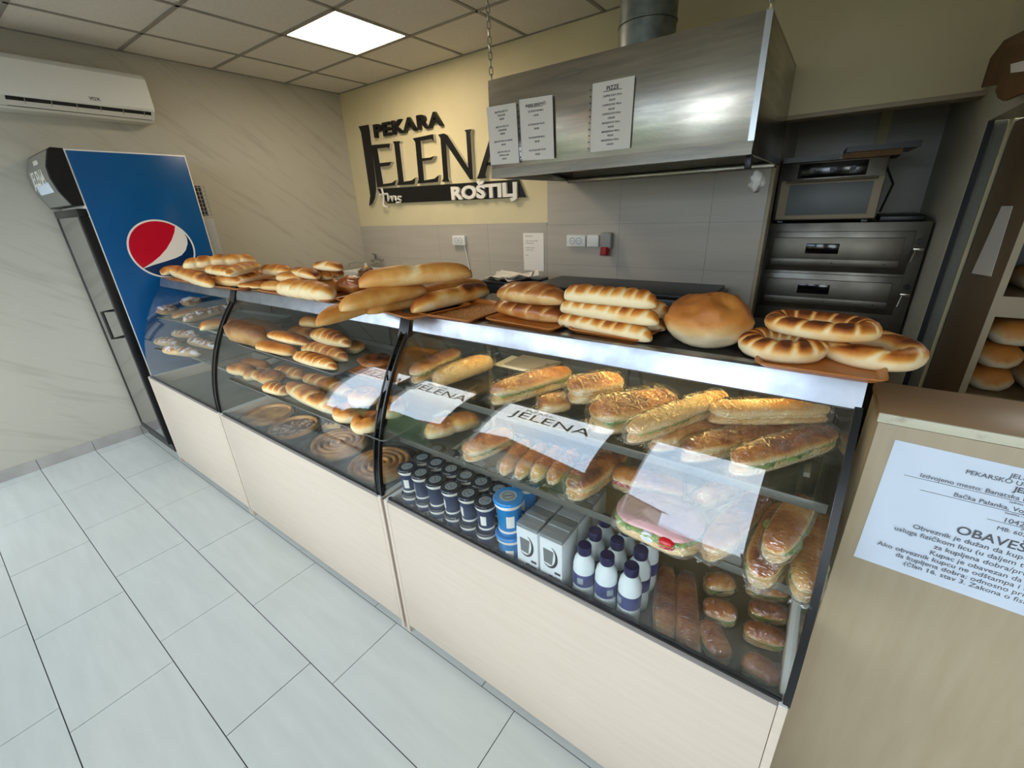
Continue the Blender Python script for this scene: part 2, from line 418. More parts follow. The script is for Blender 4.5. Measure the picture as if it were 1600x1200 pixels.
# niche
struct('wall_niche_back', MB().box(NX0 - 0.3, NX1 + 0.3, YN, YN + 0.1, 0, 2.95), 'grey_tile')
ns = struct('trim_3', MB().bbox(0.085, 0.15, YN - 0.03, YN, 1.3, 2.6, 0.004), 'cream_paint')
struct('wall_niche_left', MB().box(NX0 - 0.1, NX0, YB + 0.12, YN, 0, 2.95), 'grey_tile')
struct('ceiling_niche', MB().box(NX0 - 0.1, NX1 + 0.1, YB + 0.12, YN + 0.1, 2.55, 2.6), 'cream_paint')
# right partition with doorway
YD = 2.93
wr_ = MB().box(NX1, NX1 + 0.021, YD, YN, 0, 2.95).box(NX1, NX1 + 0.12, 1.35, YD, 1.862, 2.95)
struct('wall_partition', wr_, 'partition_paint')
struct('trim_4', MB().box(NX1 + 0.001, NX1 + 0.022, YD - 0.006, YD, 0, 1.862), 'rubber')
rb = MB().box(NX1 + 0.023, NX1 + 0.30, YD + 0.02, YD + 0.05, 0, 1.862)
rp = struct('trim_5', rb, 'rib_pvc')
for i in range(9):
    obj('rib', MB().bbox(NX1 + 0.0235 + i * 0.0046, NX1 + 0.0235 + i * 0.0046 + 0.0034, YD + 0.008, YD + 0.022, 0, 1.862, 0.001), 'rib_pvc', rp)
struct('trim_6', MB().bbox(NX1 + 0.0655, NX1 + 0.080, YD - 0.004, YD + 0.018, 0, 1.862, 0.002), 'cream_paint')
struct('wall_store_back', MB().box(NX1 + 0.035, XR, YN, YN + 0.1, 0, 2.95), 'cream_paint')
struct('wall_right', MB().box(XR, XR + 0.12, YF - 0.12, YN + 0.1, 0, 2.95), 'plaster')
# front wall (behind the camera): shop windows and a glazed door, the daylight of the room
WIN = [(-4.31, -3.50), (-3.40, -2.56), (-2.25, -1.12), (-0.86, -0.06)]
WZ0, WZ1 = 0.74, 2.43
DX0, DX1, DZ1 = 0.45, 1.45, 2.35
fw = MB(); xs = XL - 0.12
for (a, b) in WIN:
    fw.box(xs, a, YF - 0.12, YF, 0, 2.95)
    if a > -4.2: fw.box(a, b, YF - 0.12, YF, 0, WZ0)
    fw.box(a, b, YF - 0.12, YF, WZ1, 2.95); xs = b
fw.box(xs, DX0, YF - 0.12, YF, 0, 2.95).box(DX0, DX1, YF - 0.12, YF, DZ1, 2.95).box(DX1, XR + 0.12, YF - 0.12, YF, 0, 2.95)
struct('wall_front', fw, 'plaster')
def portal(x0, x1, z0, z1):
    ld = bpy.data.lights.new('daylight_portal', 'AREA'); ld.shape = 'RECTANGLE'; ld.size = x1 - x0; ld.size_y = z1 - z0
    try: ld.cycles.is_portal = True
    except Exception: return
    o = bpy.data.objects.new('daylight_portal', ld); col.objects.link(o)
    o.location = ((x0 + x1) / 2, YF - 0.125, (z0 + z1) / 2); o.rotation_euler = (PI / 2, 0, 0)
for n, (a, b) in enumerate(WIN):
    f = 0.035; m = MB(); Wz0 = WZ0 if n else 0.03
    m.bbox(a, a + f, YF - 0.09, YF - 0.03, Wz0, WZ1, 0.004).bbox(b - f, b, YF - 0.09, YF - 0.03, Wz0, WZ1, 0.004)
    m.bbox(a, b, YF - 0.09, YF - 0.03, Wz0, Wz0 + f, 0.004).bbox(a, b, YF - 0.09, YF - 0.03, WZ1 - f, WZ1, 0.004)
    w = struct('window_%d' % (n + 1), m, 'window_frame')
    obj('pane', MB().box(a + f, b - f, YF - 0.062, YF - 0.056, Wz0 + f, WZ1 - f), 'glass', w)
    if n == 3:
        portal(a, b, Wz0, WZ1); continue
    wd_ = min(0.78, (b - a) - 0.12); cx = (a + b) / 2
    me = text_mesh('JELENA', 0.26, 0.001, mats=('ink',), width=wd_)
    text('lettering', me, w, frame((cx - wd_ / 2, YF - 0.066, 2.06), (1, 0, 0), (0, 0, 1)))
    me = text_mesh('PEKARA', 0.08, 0.001, mats=('ink',))
    text('lettering', me, w, frame((cx - wd_ / 2 + 0.08, YF - 0.066, 2.27), (1, 0, 0), (0, 0, 1)))
    portal(a, b, Wz0, WZ1)
m = MB().bbox(DX0, DX0 + 0.08, YF - 0.09, YF - 0.03, 0, DZ1, 0.004).bbox(DX1 - 0.08, DX1, YF - 0.09, YF - 0.03, 0, DZ1, 0.004).bbox(DX0, DX1, YF - 0.09, YF - 0.03, DZ1 - 0.08, DZ1, 0.004).bbox(DX0, DX1, YF - 0.09, YF - 0.03, 0, 0.12, 0.004)
d1 = struct('door_1', m, 'window_frame')
obj('pane', MB().box(DX0 + 0.08, DX1 - 0.08, YF - 0.064, YF - 0.056, 0.12, DZ1 - 0.08), 'glass', d1)
portal(DX0, DX1, 0, DZ1)
# ceiling grid
ceil = struct('ceiling', MB().box(XL - 0.1, XR + 0.1, YF - 0.1, YB + 0.1, ZC + 0.012, ZC + 0.1), 'ceiling_grid')
gx = [-3.882 + 0.6 * i for i in range(-1, 11)]; gy = [2.612 - 0.6 * i for i in range(-1, 8)]
gm = MB()
for x in gx:
    if XL < x < XR: gm.box(x - 0.012, x + 0.012, YF, YB, ZC - 0.002, ZC + 0.012)
for y in gy:
    if YF < y < YB: gm.box(XL, XR, y - 0.012, y + 0.012, ZC - 0.002, ZC + 0.0125)
gm.box(XL, XL + 0.015, YF, YB, ZC - 0.002, ZC + 0.012).box(XL, XR, YB - 0.015, YB, ZC - 0.002, ZC + 0.012)
obj('grid', gm, 'ceiling_grid', ceil, smooth=0)
for i in range(len(gx)):
    for j in range(len(gy)):
        a0, a1, b0, b1 = max(gx[i], XL) + 0.010, min(gx[i] + 0.6, XR) - 0.010, max(gy[j] - 0.6, YF) + 0.010, min(gy[j], YB) - 0.010
        if a1 - a0 < 0.05 or b1 - b0 < 0.05 or (i == 2 and j == 1): continue
        if i == 5 and j == 1: pass
        obj('ceiling_tile', MB().box(a0, a1, b0, b1, ZC + 0.003, ZC + 0.014), 'ceiling_tile', ceil, smooth=0)
t = thing('ceiling_light', 'glowing square light panel set into the tiled ceiling', 'light', (gx[2] + 0.3, gy[1] - 0.3, ZC - 0.002))
fm = MB()
for s in (-1, 1):
    fm.box(s * 0.288 - 0.012, s * 0.288 + 0.012, -0.3, 0.3, 0.001, 0.016); fm.box(-0.276, 0.276, s * 0.288 - 0.012, s * 0.288 + 0.012, 0.001, 0.016)
obj('frame', fm, 'ceiling_grid', t, smooth=0)
obj('diffuser', MB().box(-0.276, 0.276, -0.276, 0.276, 0.004, 0.010), 'panel_light', t, smooth=0)

# ---------------------------------------------------------------- outside, seen only as reflections
gr = struct('ground', MB().box(-40, 40, -60, YF - 0.12, -0.25, -0.12), 'asphalt')
def bush(x, y, w, h, lab):
    m = MB(); bm = bmesh.new(); bmesh.ops.create_icosphere(bm, subdivisions=4, radius=1.0)
    for v in bm.verts:
        n = noise.noise(v.co * 3 + Vector((x, y, 0))) * 0.25 + noise.noise(v.co * 9 + Vector((x, 0, y))) * 0.12
        v.co = v.co * (1 + n); v.co = Vector((v.co.x * w, v.co.y * w * 0.6, v.co.z * h * 0.52 + h * 0.5))
    bm.verts.index_update()
    m.add([v.co[:] for v in bm.verts], [[q.index for q in f.verts] for f in bm.faces]); bm.free()
    o = obj('bush', m, 'hedge', smooth=180, loc=(x, y, -0.14)); tag(o, lab, 'bush')
bush(-7.2, -5.4, 1.6, 2.0, 'wide green bush outside beyond the left shop window')
bush(-3.4, -7.0, 1.4, 2.2, 'green bush outside in front of the second shop window')
bush(0.9, -6.0, 1.1, 1.9, 'low green bush outside beyond the third shop window')
hs = thing('house', 'pale house with a red roof across the street', 'house', (-7.5, -13.0, -0.12))
obj('wall', MB().box(-4, 4, -3, 3, 0, 2.6), 'house', hs)
obj('roof', MB().prism([(-4.3, 2.6), (4.3, 2.6), (0, 4.0)], 'y', -3.3, 3.3), 'roof_red', hs)
# ---------------------------------------------------------------- display counter
def ow(name, mb, mats, parent, smooth=35, bake=False):
    """part built in world coordinates, stored relative to its (unrotated) parent chain"""
    off = Vector((0, 0, 0)); p = parent
    while p is not None: off += p.location; p = p.parent
    mb.v = [(a - off.x, b - off.y, c - off.z) for a, b, c in mb.v]
    return obj(name, mb, mats, parent, smooth, bake)
A0 = Vector((0.749, 0.655)); B0 = Vector((0.975, 1.222)); DEL = math.radians(20)
_ch = B0 - A0; RAD = _ch.length / 2 / math.sin(DEL); _u = _ch.normalized(); _n = Vector((_u.y, -_u.x))
CEN = (A0 + B0) / 2 + _n * RAD * math.cos(DEL)
def arc(k, dr=0.0):
    """point on the glass profile (y, z), k in 0..1"""
    a0 = math.atan2(A0.y - CEN.y, A0.x - CEN.x); a1 = math.atan2(B0.y - CEN.y, B0.x - CEN.x)
    if a1 - a0 > PI: a1 -= 2 * PI
    if a0 - a1 > PI: a0 -= 2 * PI
    a = a0 + (a1 - a0) * k
    return (CEN.x + (RAD + dr) * math.cos(a), CEN.y + (RAD + dr) * math.sin(a))
def strip(x0, x1, d0, d1, n=20, k0=0.0, k1=1.0):
    m = MB(); v = []; f = []
    for i in range(n + 1):
        k = k0 + (k1 - k0) * i / n
        a = arc(k, d0); b = arc(k, d1)
        v += [(x0, a[0], a[1]), (x1, a[0], a[1]), (x1, b[0], b[1]), (x0, b[0], b[1])]
    for i in range(n):
        for q in range(4): f.append((4 * i + q, 4 * i + (q + 1) % 4, 4 * i + 4 + (q + 1) % 4, 4 * i + 4 + q))
    f += [(3, 2, 1, 0), tuple(4 * n + q for q in range(4))]
    return m.add(v, f)
YBK = 1.41; ZTOP = 1.272; ZDK = 0.59; ZS1, ZS2 = 0.867, 1.042
thin('tinted', (0.16, 0.16, 0.16, 1), 0.0, 0.04)
pm('deck_tan', S(134, 118, 86), 0.45, c2=S(120, 104, 74), vs=5)
def case(x0, x1, label, post_w, deck, left_glass, right_glass, lamp=False):
    t = thing('display_case', label, 'display case', ((x0 + x1) / 2, 0.737, 0))
    ow('front_panel', MB().bbox(x0 + 0.018, x1 - 0.018, 0.737, 0.756, 0.04, 0.652, 0.002), 'laminate', t)
    for a in (x0, x1 - 0.017):
        s = ow('side_panel', MB().bbox(a, a + 0.017, 0.737, YBK, 0.0, 0.655, 0.0015), 'laminate', t)
    for a in (x0, x1 - 0.017): ow('top_edging', MB().box(a + 0.001, a + 0.016, 0.739, YBK - 0.045, 0.6552, 0.6572), 'white_plastic', t, smooth=0)
    ow('edge_band', MB().box(x0 + 0.018, x1 - 0.018, 0.7365, 0.7555, 0.6525, 0.6545), 'laminate_edge', t)
    ow('kick_board', MB().box(x0 + 0.018, x1 - 0.018, 0.79, 0.806, 0.0, 0.06), 'dark_metal', t)
    ow('back_panel', MB().box(x0 + 0.018, x1 - 0.018, YBK - 0.016, YBK, 0.02, 0.66), 'laminate', t)
    ow('deck', MB().bbox(x0 + 0.018, x1 - 0.018, 0.757, YBK - 0.018, ZDK - 0.018, ZDK, 0.002), deck, t)
    w = (x1 - x0) / 2
    for i in range(2):
        d = ow('sliding_door', MB().box(x0 + 0.01 + i * (w - 0.02), x0 + 0.01 + i * (w - 0.02) + w, YBK - 0.03 + i * 0.012, YBK - 0.022 + i * 0.012, 0.662, 1.24), 'case_dark', t)
        hx = x0 + (0.08 if i == 0 else 2 * w - 0.10)
        ow('handle', MB().bbox(hx, hx + 0.02, YBK - 0.040 + i * 0.012, YBK - 0.030 + i * 0.012, 0.88, 1.0, 0.003), 'dark_metal', d)
    ow('gasket', MB().bbox(x0 + 0.012, x1 - 0.012, 0.7475, 0.762, 0.6548, 0.663, 0.002), 'black_plastic', t)
    ow('glass_front', strip(x0 + 0.004, x1 - 0.004, 0.0, -0.006, 28, 0.015, 1.0), 'case_glass', t, smooth=60)
    prof = [arc(i / 14.0, -0.008) for i in range(15)]
    poly = prof + [(YBK - 0.04, 1.215), (YBK - 0.04, 0.668)]
    poly[0] = (poly[0][0] + 0.01, 0.668)
    if left_glass: ow('side_glass', MB().prism(poly, 'x', x0 + 0.002, x0 + 0.007), 'glass', t)
    if right_glass: ow('side_glass', MB().prism(poly, 'x', x1 - 0.007, x1 - 0.002), 'glass', t)
    if post_w:
        cp_ = ow('corner_post', strip(x1 - post_w, x1 - post_w + 0.006, 0.004, -0.010, 20).add(*(lambda q: (q.v, q.f))(strip(x1 - 0.007, x1 - 0.001, 0.004, -0.010, 20))), 'black_plastic', t, smooth=50)
        ow('tinted_strip', strip(x1 - post_w + 0.006, x1 - 0.007, 0.002, -0.004, 20), 'tinted', cp_, smooth=50)
    else: ow('corner_post', strip(x1 - 0.010, x1 + 0.003, 0.004, -0.010, 20), 'black_plastic', t, smooth=50)
    for z, y in ((ZS2, 0.90), (ZS1, 0.842)):
        s = ow('shelf', MB().box(x0 + 0.012, x1 - 0.014, y, YBK - 0.05, z - 0.008, z - 0.0005), 'shelf_glass', t, smooth=0)
        ow('front_edge', MB().bbox(x0 + 0.012, x1 - 0.014, y - 0.004, y, z - (0.020 if lamp else 0.009), z + 0.001, 0.001), 'shelf_rail' if lamp else 'aluminium', s)
        for bx in (x0 + 0.05, x1 - 0.06):
            ow('bracket', MB().box(bx, bx + 0.012, y + 0.12, YBK - 0.04, z - 0.020, z - 0.009), 'aluminium', s)
    ow('top_plate', MB().bbox(x0, x1, 0.999, YBK + 0.02, 1.250, ZTOP, 0.002), 'dark_metal', t)
    ow('fascia', MB().prism([(0.972, 1.220), (0.979, 1.246), (0.989, 1.270), (0.997, 1.274), (1.020, 1.274), (1.020, 1.2725), (1.0, 1.270), (0.985, 1.216), (0.974, 1.216)], 'x', x0, x1), 'bright_steel', t, smooth=25)
    if post_w:
        ow('post_cap', MB().prism([(0.955, 1.195), (0.990, 1.283), (1.03, 1.283), (1.03, 1.205)], 'x', x1 - post_w - 0.012, x1 + 0.004), 'black_plastic', t)
    if lamp:
        l = ow('lamp_tube', MB().tube([(x0 + 0.12, 1.12, 1.232), (x1 - 0.12, 1.12, 1.232)], 0.009, 12), 'tube_light', t)
        for q in (x0 + 0.10, x1 - 0.13): ow('lamp_socket', MB().bbox(q, q + 0.03, 1.105, 1.135, 1.215, 1.25, 0.003), 'white_plastic', l)
    return t
J1, J2 = -2.481, -1.148
pm('filler_brown', S(120, 104, 90), 0.5)
def filler(t, x0, x1, mat): ow('filler_strip', MB().box(x0, x1, 0.741, 1.38, 0.03, 0.652), mat, t, smooth=0)
c1_ = case(-3.575, J1 - 0.009, 'leftmost curved glass display case, by the fridge, with an empty grey bottom deck', 0.040, 'case_grey', True, True)
c2_ = case(J1 + 0.004, J2 - 0.010, 'middle curved glass display case with round pies on its bottom deck', 0.034, 'case_grey', False, True)
case(J2 + 0.008, 0.098, 'right-hand curved glass display case with drinks and wrapped sandwiches, beside the desk', 0, 'deck_tan', True, True, lamp=True)
filler(c1_, J1 - 0.0088, J1 + 0.0035, 'grey_plastic')
filler(c2_, J2 - 0.0098, J2 + 0.0078, 'filler_brown')

# ---------------------------------------------------------------- cash desk and the notice on it
DY = 1.03
dk = thing('cash_desk', 'maple-coloured cash desk with a notice taped to its front', 'desk', (0.135, DY, 0))
ow('front_board', MB().bbox(0.135, 1.7, DY, DY + 0.018, 0.0, 1.178, 0.002), 'maple', dk)
ow('side_board', MB().bbox(0.135, 0.153, DY + 0.0185, DY + 0.19, 0.0, 1.178, 0.002), 'maple', dk)
ow('top_board', MB().bbox(0.132, 1.7, DY + 0.002, DY + 0.195, 1.179, 1.199, 0.002), 'maple_top', dk)
ow('edge_strip', MB().bbox(0.132, 1.7, DY - 0.004, DY + 0.002, 1.180, 1.1995, 0.0015), 'maple_edge', dk)
ow('inner_top', MB().bbox(0.154, 1.7, DY + 0.19, DY + 0.60, 0.80, 0.82, 0.002), 'maple_top', dk)
nt_ = thing('notice', 'large white printed notice stuck on the front of the cash desk', 'notice', (0.164, DY - 0.0015, 0.852))
rt = -0.035
xd = Vector((math.cos(rt), 0, math.sin(rt))); yd = Vector((0.012, 0, 1)).normalized()
pw_, ph_ = 0.42, 0.297
sheet = MB(); q = [Vector((0, 0, 0)), xd * pw_, xd * pw_ + yd * ph_, yd * ph_]
sheet.add([v for v in q] + [v + Vector((0, 0.0012, 0)) for v in q], [(0, 1, 2, 3), (7, 6, 5, 4), (0, 4, 5, 1), (1, 5, 6, 2), (2, 6, 7, 3), (3, 7, 4, 0)])
obj('sheet', sheet, 'paper_blue', nt_, smooth=0)
NT = [('JELENA LAKIĆ PR', .07, .0125, 'CENTER', 0), ('PEKARSKO UGOSTITELJSKA RADNJA', .11, .0125, 'CENTER', 0), ('JELENA JMS', .155, .0145, 'CENTER', .0003),
      ('Izdvojeno mesto: Banatska bb, Lokacija br. 29.2, Bačka Palanka', .205, .0125, 'CENTER', 0), ('(adresa poslovnog prostora)', .235, .006, 'CENTER', 0), ('Bačka Palanka, Vojvode Živojina Mišića 1', .285, .0125, 'CENTER', 0), ('(sedište i adresa obveznika)', .315, .006, 'CENTER', 0),
      ('104206794', .375, .014, 'CENTER', 0), ('(PIB)', .40, .006, 'CENTER', 0), ('MB: 60238812', .44, .0115, 'CENTER', 0), ('OBAVEŠTENJE', .545, .026, 'CENTER', .0003),
      ('Obveznik je dužan da kupcu dobara i korisniku', .60, .0148, 'CENTER', 0), ('usluga fizičkom licu (u daljem tekstu: kupac) izda račun', .655, .0148, 'CENTER', 0), ('za kupljena dobra/pruženu uslugu', .71, .0148, 'CENTER', 0), ('Kupac je obavezan da uzme račun', .765, .0148, 'CENTER', 0),
      ('Ako obveznik kupcu ne odštampa i ne izda račun, nije dužan', .815, .0148, 'CENTER', 0), ('da kupljena dobra; odnosno primljene usluge plati', .865, .0148, 'CENTER', 0), ('(član 16. stav 3. Zakona o fiskalnim kasama)', .915, .0148, 'CENTER', 0)]
for s_, fy, sz, al, of in NT:
    me = text_mesh(s_, sz, 0.0001, of, al, mats=('grey_ink',))
    org = xd * (pw_ * 0.5) + yd * (ph_ * (1 - fy)) + Vector((0, -0.0008, 0))
    text('lettering', me, nt_, frame(org, xd, Vector((0, 0, 1))))
for fy, a, b in ((.212, .03, .41), (.292, .06, .40), (.382, .16, .26)):
    o_ = xd * a + yd * (ph_ * (1 - fy)); e_ = xd * b + yd * (ph_ * (1 - fy))
    obj('rule', MB().box(min(o_.x, e_.x), max(o_.x, e_.x), -0.0010, -0.0004, (o_.z + e_.z) / 2 - 0.0004, (o_.z + e_.z) / 2 + 0.0003), 'grey_ink', nt_)

# ---------------------------------------------------------------- drinks fridge
FX0, FX1, FY0, FY1, FH = XL + 0.012, -3.75, 0.787, 1.41, 2.028
fr = thing('drinks_fridge', 'tall blue drinks fridge with a round emblem, by the left wall', 'fridge', ((FX0 + FX1) / 2, (FY0 + FY1) / 2, 0))
ow('body', MB().bbox(FX0, FX1 - 0.004, FY0, FY1, 0.06, FH, 0.004), 'print_white', fr)
ow('base', MB().box(FX0 + 0.01, FX1 - 0.012, FY0 - 0.02, FY1, 0.0, 0.06), 'black_plastic', fr)
ow('side_panel', MB().bbox(FX1 - 0.005, FX1, FY0 + 0.010, FY1 - 0.008, 0.07, FH - 0.008, 0.001), 'pepsi_blue', fr)
ow('rear_housing', MB().bbox(FX0 + 0.02, FX1 - 0.03, FY1, FY1 + 0.075, 0.1, 1.62, 0.004), 'grey_plastic', fr)
cg = ow('condenser', MB().box(FX0 + 0.03, FX1 - 0.04, FY1, FY1 + 0.055, 1.64, 1.84), 'black_plastic', fr)
for i in range(8): ow('wire', MB().box(FX1 - 0.04, FX1 - 0.034, FY1 + 0.001, FY1 + 0.075, 1.645 + i * 0.026, 1.649 + i * 0.026), 'grey_plastic', cg)
for i in range(4): ow('wire', MB().box(FX1 - 0.036, FX1 - 0.032, FY1 + 0.008 + i * 0.02, FY1 + 0.012 + i * 0.02, 1.64, 1.845), 'grey_plastic', cg)
DYF = 0.742
dr = ow('door', MB().bbox(FX0, FX1 - 0.002, DYF, DYF + 0.05, 0.075, 0.12, 0.004).bbox(FX0, FX1 - 0.002, DYF, DYF + 0.05, 1.66, 1.705, 0.004).bbox(FX0, FX0 + 0.035, DYF, DYF + 0.05, 0.12, 1.66, 0.004).bbox(FX1 - 0.04, FX1 - 0.002, DYF, DYF + 0.05, 0.12, 1.66, 0.004), 'black_plastic', fr)
thin('door_glass', (0.35, 0.36, 0.36, 1), 0.0, 0.72)
ow('door_glass', MB().box(FX0 + 0.036, FX1 - 0.041, DYF + 0.004, DYF + 0.010, 0.121, 1.659), 'door_glass', dr)
ow('door_back', MB().box(FX0 + 0.036, FX1 - 0.041, DYF + 0.036, DYF + 0.044, 0.121, 1.659), 'case_dark', dr)
hx = FX1 - 0.075
ow('handle', MB().tube([(hx, DYF + 0.01, 0.90), (hx, DYF - 0.055, 0.90), (hx, DYF - 0.055, 1.08), (hx, DYF + 0.01, 1.08)], 0.010, 8), 'black_plastic', dr)
hp = [(FY0 + 0.002, 2.03), (0.735, 2.032), (0.722, 2.02), (0.690, 1.93), (0.688, 1.87), (0.702, 1.80), (0.735, 1.722), (FY0 + 0.002, 1.722)]
hd = ow('header', MB().prism(hp, 'x', FX0, FX1 - 0.001), 'black_plastic', fr)
sp = [(0.7215, 2.018), (0.6895, 1.93), (0.6875, 1.87), (0.7015, 1.80), (0.733, 1.728)]
sm_ = MB(); v = []; f = []
for i, (y_, z_) in enumerate(sp): v += [(FX0 + 0.02, y_ - 0.002, z_), (FX1 - 0.02, y_ - 0.002, z_)]
for i in range(len(sp) - 1): f.append((2 * i, 2 * i + 1, 2 * i + 3, 2 * i + 2))
ow('sign_face', sm_.add(v, f), 'aluminium', hd)
off = fr.location
for s_, zt, zb, h in (('PEKARA', 1.985, 1.96, 0.035), ('JELENA', 1.945, 1.85, 0.11)):
    me = text_mesh(s_, h, 0.0008, 0.001, 'CENTER', mats=('print_white',))
    yy = 0.6855 if s_ == 'JELENA' else 0.702
    Mx = frame((0, yy - off.y - 0.003, zb - 0.0), (1, 0, 0), (0, 0.10 if s_ != 'JELENA' else 0.03, 1))
    text('lettering', me, hd, Mx)
ow('sticker', MB().quad((FX0 + 0.12, 0.6975, 1.80), (FX1 - 0.1, 0.6975, 1.80), (FX1 - 0.1, 0.6865, 1.855), (FX0 + 0.12, 0.6865, 1.855)), 'paper_blue', hd)
# round emblem, traced on the side panel
def on_side(pts, X): return [(lambda w_: (w_.y, w_.z))(onx(a / 4.0, 200 + b / 4.0, X)) for a, b in pts]
ring = on_side([(783, 715), (955, 572), (1225, 790), (1050, 936), (860, 852), (1150, 650)], FX1)
cy = sum(p[0] for p in ring) / 6; cz = sum(p[1] for p in ring) / 6
for _ in range(60):
    R_ = sum(math.hypot(p[0] - cy, p[1] - cz) for p in ring) / 6
    gy_ = gz_ = 0
    for p in ring:
        d = math.hypot(p[0] - cy, p[1] - cz); gy_ += (p[0] - cy) * (1 - R_ / d); gz_ += (p[1] - cz) * (1 - R_ / d)
    cy += gy_ / 6; cz += gz_ / 6
def disc(r, n=64): return [(cy + r * math.cos(2 * PI * i / n), cz + r * math.sin(2 * PI * i / n)) for i in range(n)]
em = ow('emblem', MB().prism(disc(R_), 'x', FX1 - 0.0005, FX1 + 0.0010), 'print_white', fr, smooth=20)
ow('emblem_navy', MB().prism(disc(R_ * 0.945), 'x', FX1 + 0.0008, FX1 + 0.0015), 'pepsi_navy', em, smooth=20)
def inr(p, k=0.945):
    d = Vector((p[0] - cy, p[1] - cz)); L_ = d.length
    return (cy + d.x * min(1, R_ * k / L_), cz + d.y * min(1, R_ * k / L_))
wv = on_side([(1095, 608), (1090, 650), (1072, 700), (1040, 755), (1000, 800), (950, 842), (890, 880)], FX1)
aA = math.atan2(wv[0][1] - cz, wv[0][0] - cy); aB = math.atan2(wv[-1][1] - cz, wv[-1][0] - cy)
if aB < aA: aB += 2 * PI
redp = [(cy + R_ * 0.945 * math.cos(aA + (aB - aA) * i / 30), cz + R_ * 0.945 * math.sin(aA + (aB - aA) * i / 30)) for i in range(31)] + [w for w in reversed(wv[1:-1])]
ow('emblem_red', MB().prism(redp, 'x', FX1 + 0.0013, FX1 + 0.0020), 'pepsi_red', em, smooth=20)
wp = [inr(p, 0.96) for p in on_side([(1095, 608), (1120, 622), (1150, 650), (1168, 690), (1172, 722), (1160, 765), (1135, 795), (1100, 812), (1040, 832), (960, 856), (890, 884)], FX1)]
ow('emblem_wave', MB().prism(wp + [w for w in reversed(wv)], 'x', FX1 + 0.0012, FX1 + 0.0017), 'print_white', em, smooth=20)

# ---------------------------------------------------------------- air conditioner
AY0, AY1 = 0.63, 1.452
ac = thing('air_conditioner', 'white wall-mounted air conditioner high on the left wall', 'air conditioner', (XL, (AY0 + AY1) / 2, 2.28))
xf = XL + 0.002
ow('casing', MB().prism([(xf, 2.575), (xf + 0.13, 2.578), (xf + 0.165, 2.566), (xf + 0.19, 2.54), (xf + 0.20, 2.36), (xf + 0.188, 2.345), (xf, 2.345)], 'y', AY0, AY1), 'white_plastic', ac, smooth=40)
ow('chin', MB().prism([(xf, 2.345), (xf + 0.06, 2.345), (xf + 0.075, 2.315), (xf + 0.145, 2.296), (xf + 0.13, 2.283), (xf, 2.283)], 'y', AY0, AY1), 'offwhite_plastic', ac)
vt = ow('outlet', MB().prism([(xf + 0.055, 2.3445), (xf + 0.178, 2.3445), (xf + 0.143, 2.298), (xf + 0.075, 2.317)], 'y', AY0 + 0.08, AY1 - 0.02), 'black_plastic', ac)
for s in (AY0, AY1 - 0.02): ow('end_cap', MB().prism([(xf + 0.055, 2.345), (xf + 0.186, 2.345), (xf + 0.146, 2.297), (xf + 0.075, 2.317)], 'y', s, s + 0.02 if s > 1 else s + 0.08), 'offwhite_plastic', ac)
for i in range(6):
    yv = AY0 + 0.16 + i * 0.12
    ow('vane', MB().prism([(xf + 0.10, 2.344), (xf + 0.180, 2.344), (xf + 0.150, 2.302), (xf + 0.11, 2.312)], 'y', yv, yv + 0.004), 'grey_plastic', vt)
ow('flap', MB().prism([(xf + 0.160, 2.326), (xf + 0.166, 2.326), (xf + 0.150, 2.300), (xf + 0.144, 2.300)], 'y', AY0 + 0.08, AY1 - 0.02), 'offwhite_plastic', vt)
me = text_mesh('VOX', 0.026, 0.0006, 0.0006, mats=('grey_ink',))
text('lettering', me, ac, frame((xf + 0.2005 - XL, 1.10 - (AY0 + AY1) / 2, 2.372 - 2.28), (0, 1, 0), (-0.05, 0, 1)))

# ---------------------------------------------------------------- extractor hood, duct, chains, menus
HX0, HX1, HY, HZ0, HZ1 = -1.705, -0.352, 2.2, 1.765, 2.245
hood = thing('extractor_hood', 'stainless steel extractor hood hanging over the grill', 'extractor hood', (HX0, HY, HZ0))
ow('front_panel', MB().bbox(HX0, HX1, HY, HY + 0.012, HZ0 + 0.045, HZ1, 0.002), 'steel', hood)
ow('front_lip', MB().prism([(HY - 0.004, HZ0 + 0.05), (HY - 0.010, HZ0), (HY + 0.03, HZ0), (HY + 0.03, HZ0 + 0.012), (HY + 0.004, HZ0 + 0.05)], 'x', HX0, HX1), 'steel', hood)
for a in (HX0, HX1 - 0.012): ow('side_panel', MB().bbox(a, a + 0.012, HY + 0.0125, YB - 0.012, HZ0, HZ1 - 0.01, 0.002), 'steel', hood)
ow('corner_strip', MB().box(HX1 - 0.022, HX1 + 0.001, HY - 0.002, HY, HZ0 + 0.05, HZ1), 'aluminium', hood)
ow('top_panel', MB().box(HX0, HX1, HY + 0.0125, YB - 0.012, HZ1 - 0.009, HZ1), 'steel', hood)
ow('filter_panel', MB().box(HX0 + 0.012, HX1 - 0.012, HY + 0.05, YB - 0.02, HZ0 + 0.16, HZ0 + 0.18), 'dark_metal', hood)
ow('rear_gutter', MB().bbox(HX0 + 0.014, HX1 - 0.013, YB - 0.10, YB - 0.013, HZ0 - 0.012, HZ0 + 0.02, 0.004), 'steel', hood)
ow('hook', MB().bbox(HX1 - 0.03, HX1 - 0.005, HY + 0.05, HY + 0.08, HZ0 - 0.05, HZ0 + 0.0, 0.004), 'black_plastic', hood)
du = ony(1010, 66, 2.62); rd = abs(ony(1055, 40, 2.62).x - ony(965, 40, 2.62).x) / 2 * 0.93
duct = thing('ventilation_duct', 'grey ribbed metal ventilation pipe rising from the hood', 'duct', (du.x, 2.62, HZ1))
obj('pipe', MB().lathe([(rd, 0.001), (rd, ZC - HZ1 - 0.003)], 32), 'galvanised', duct)
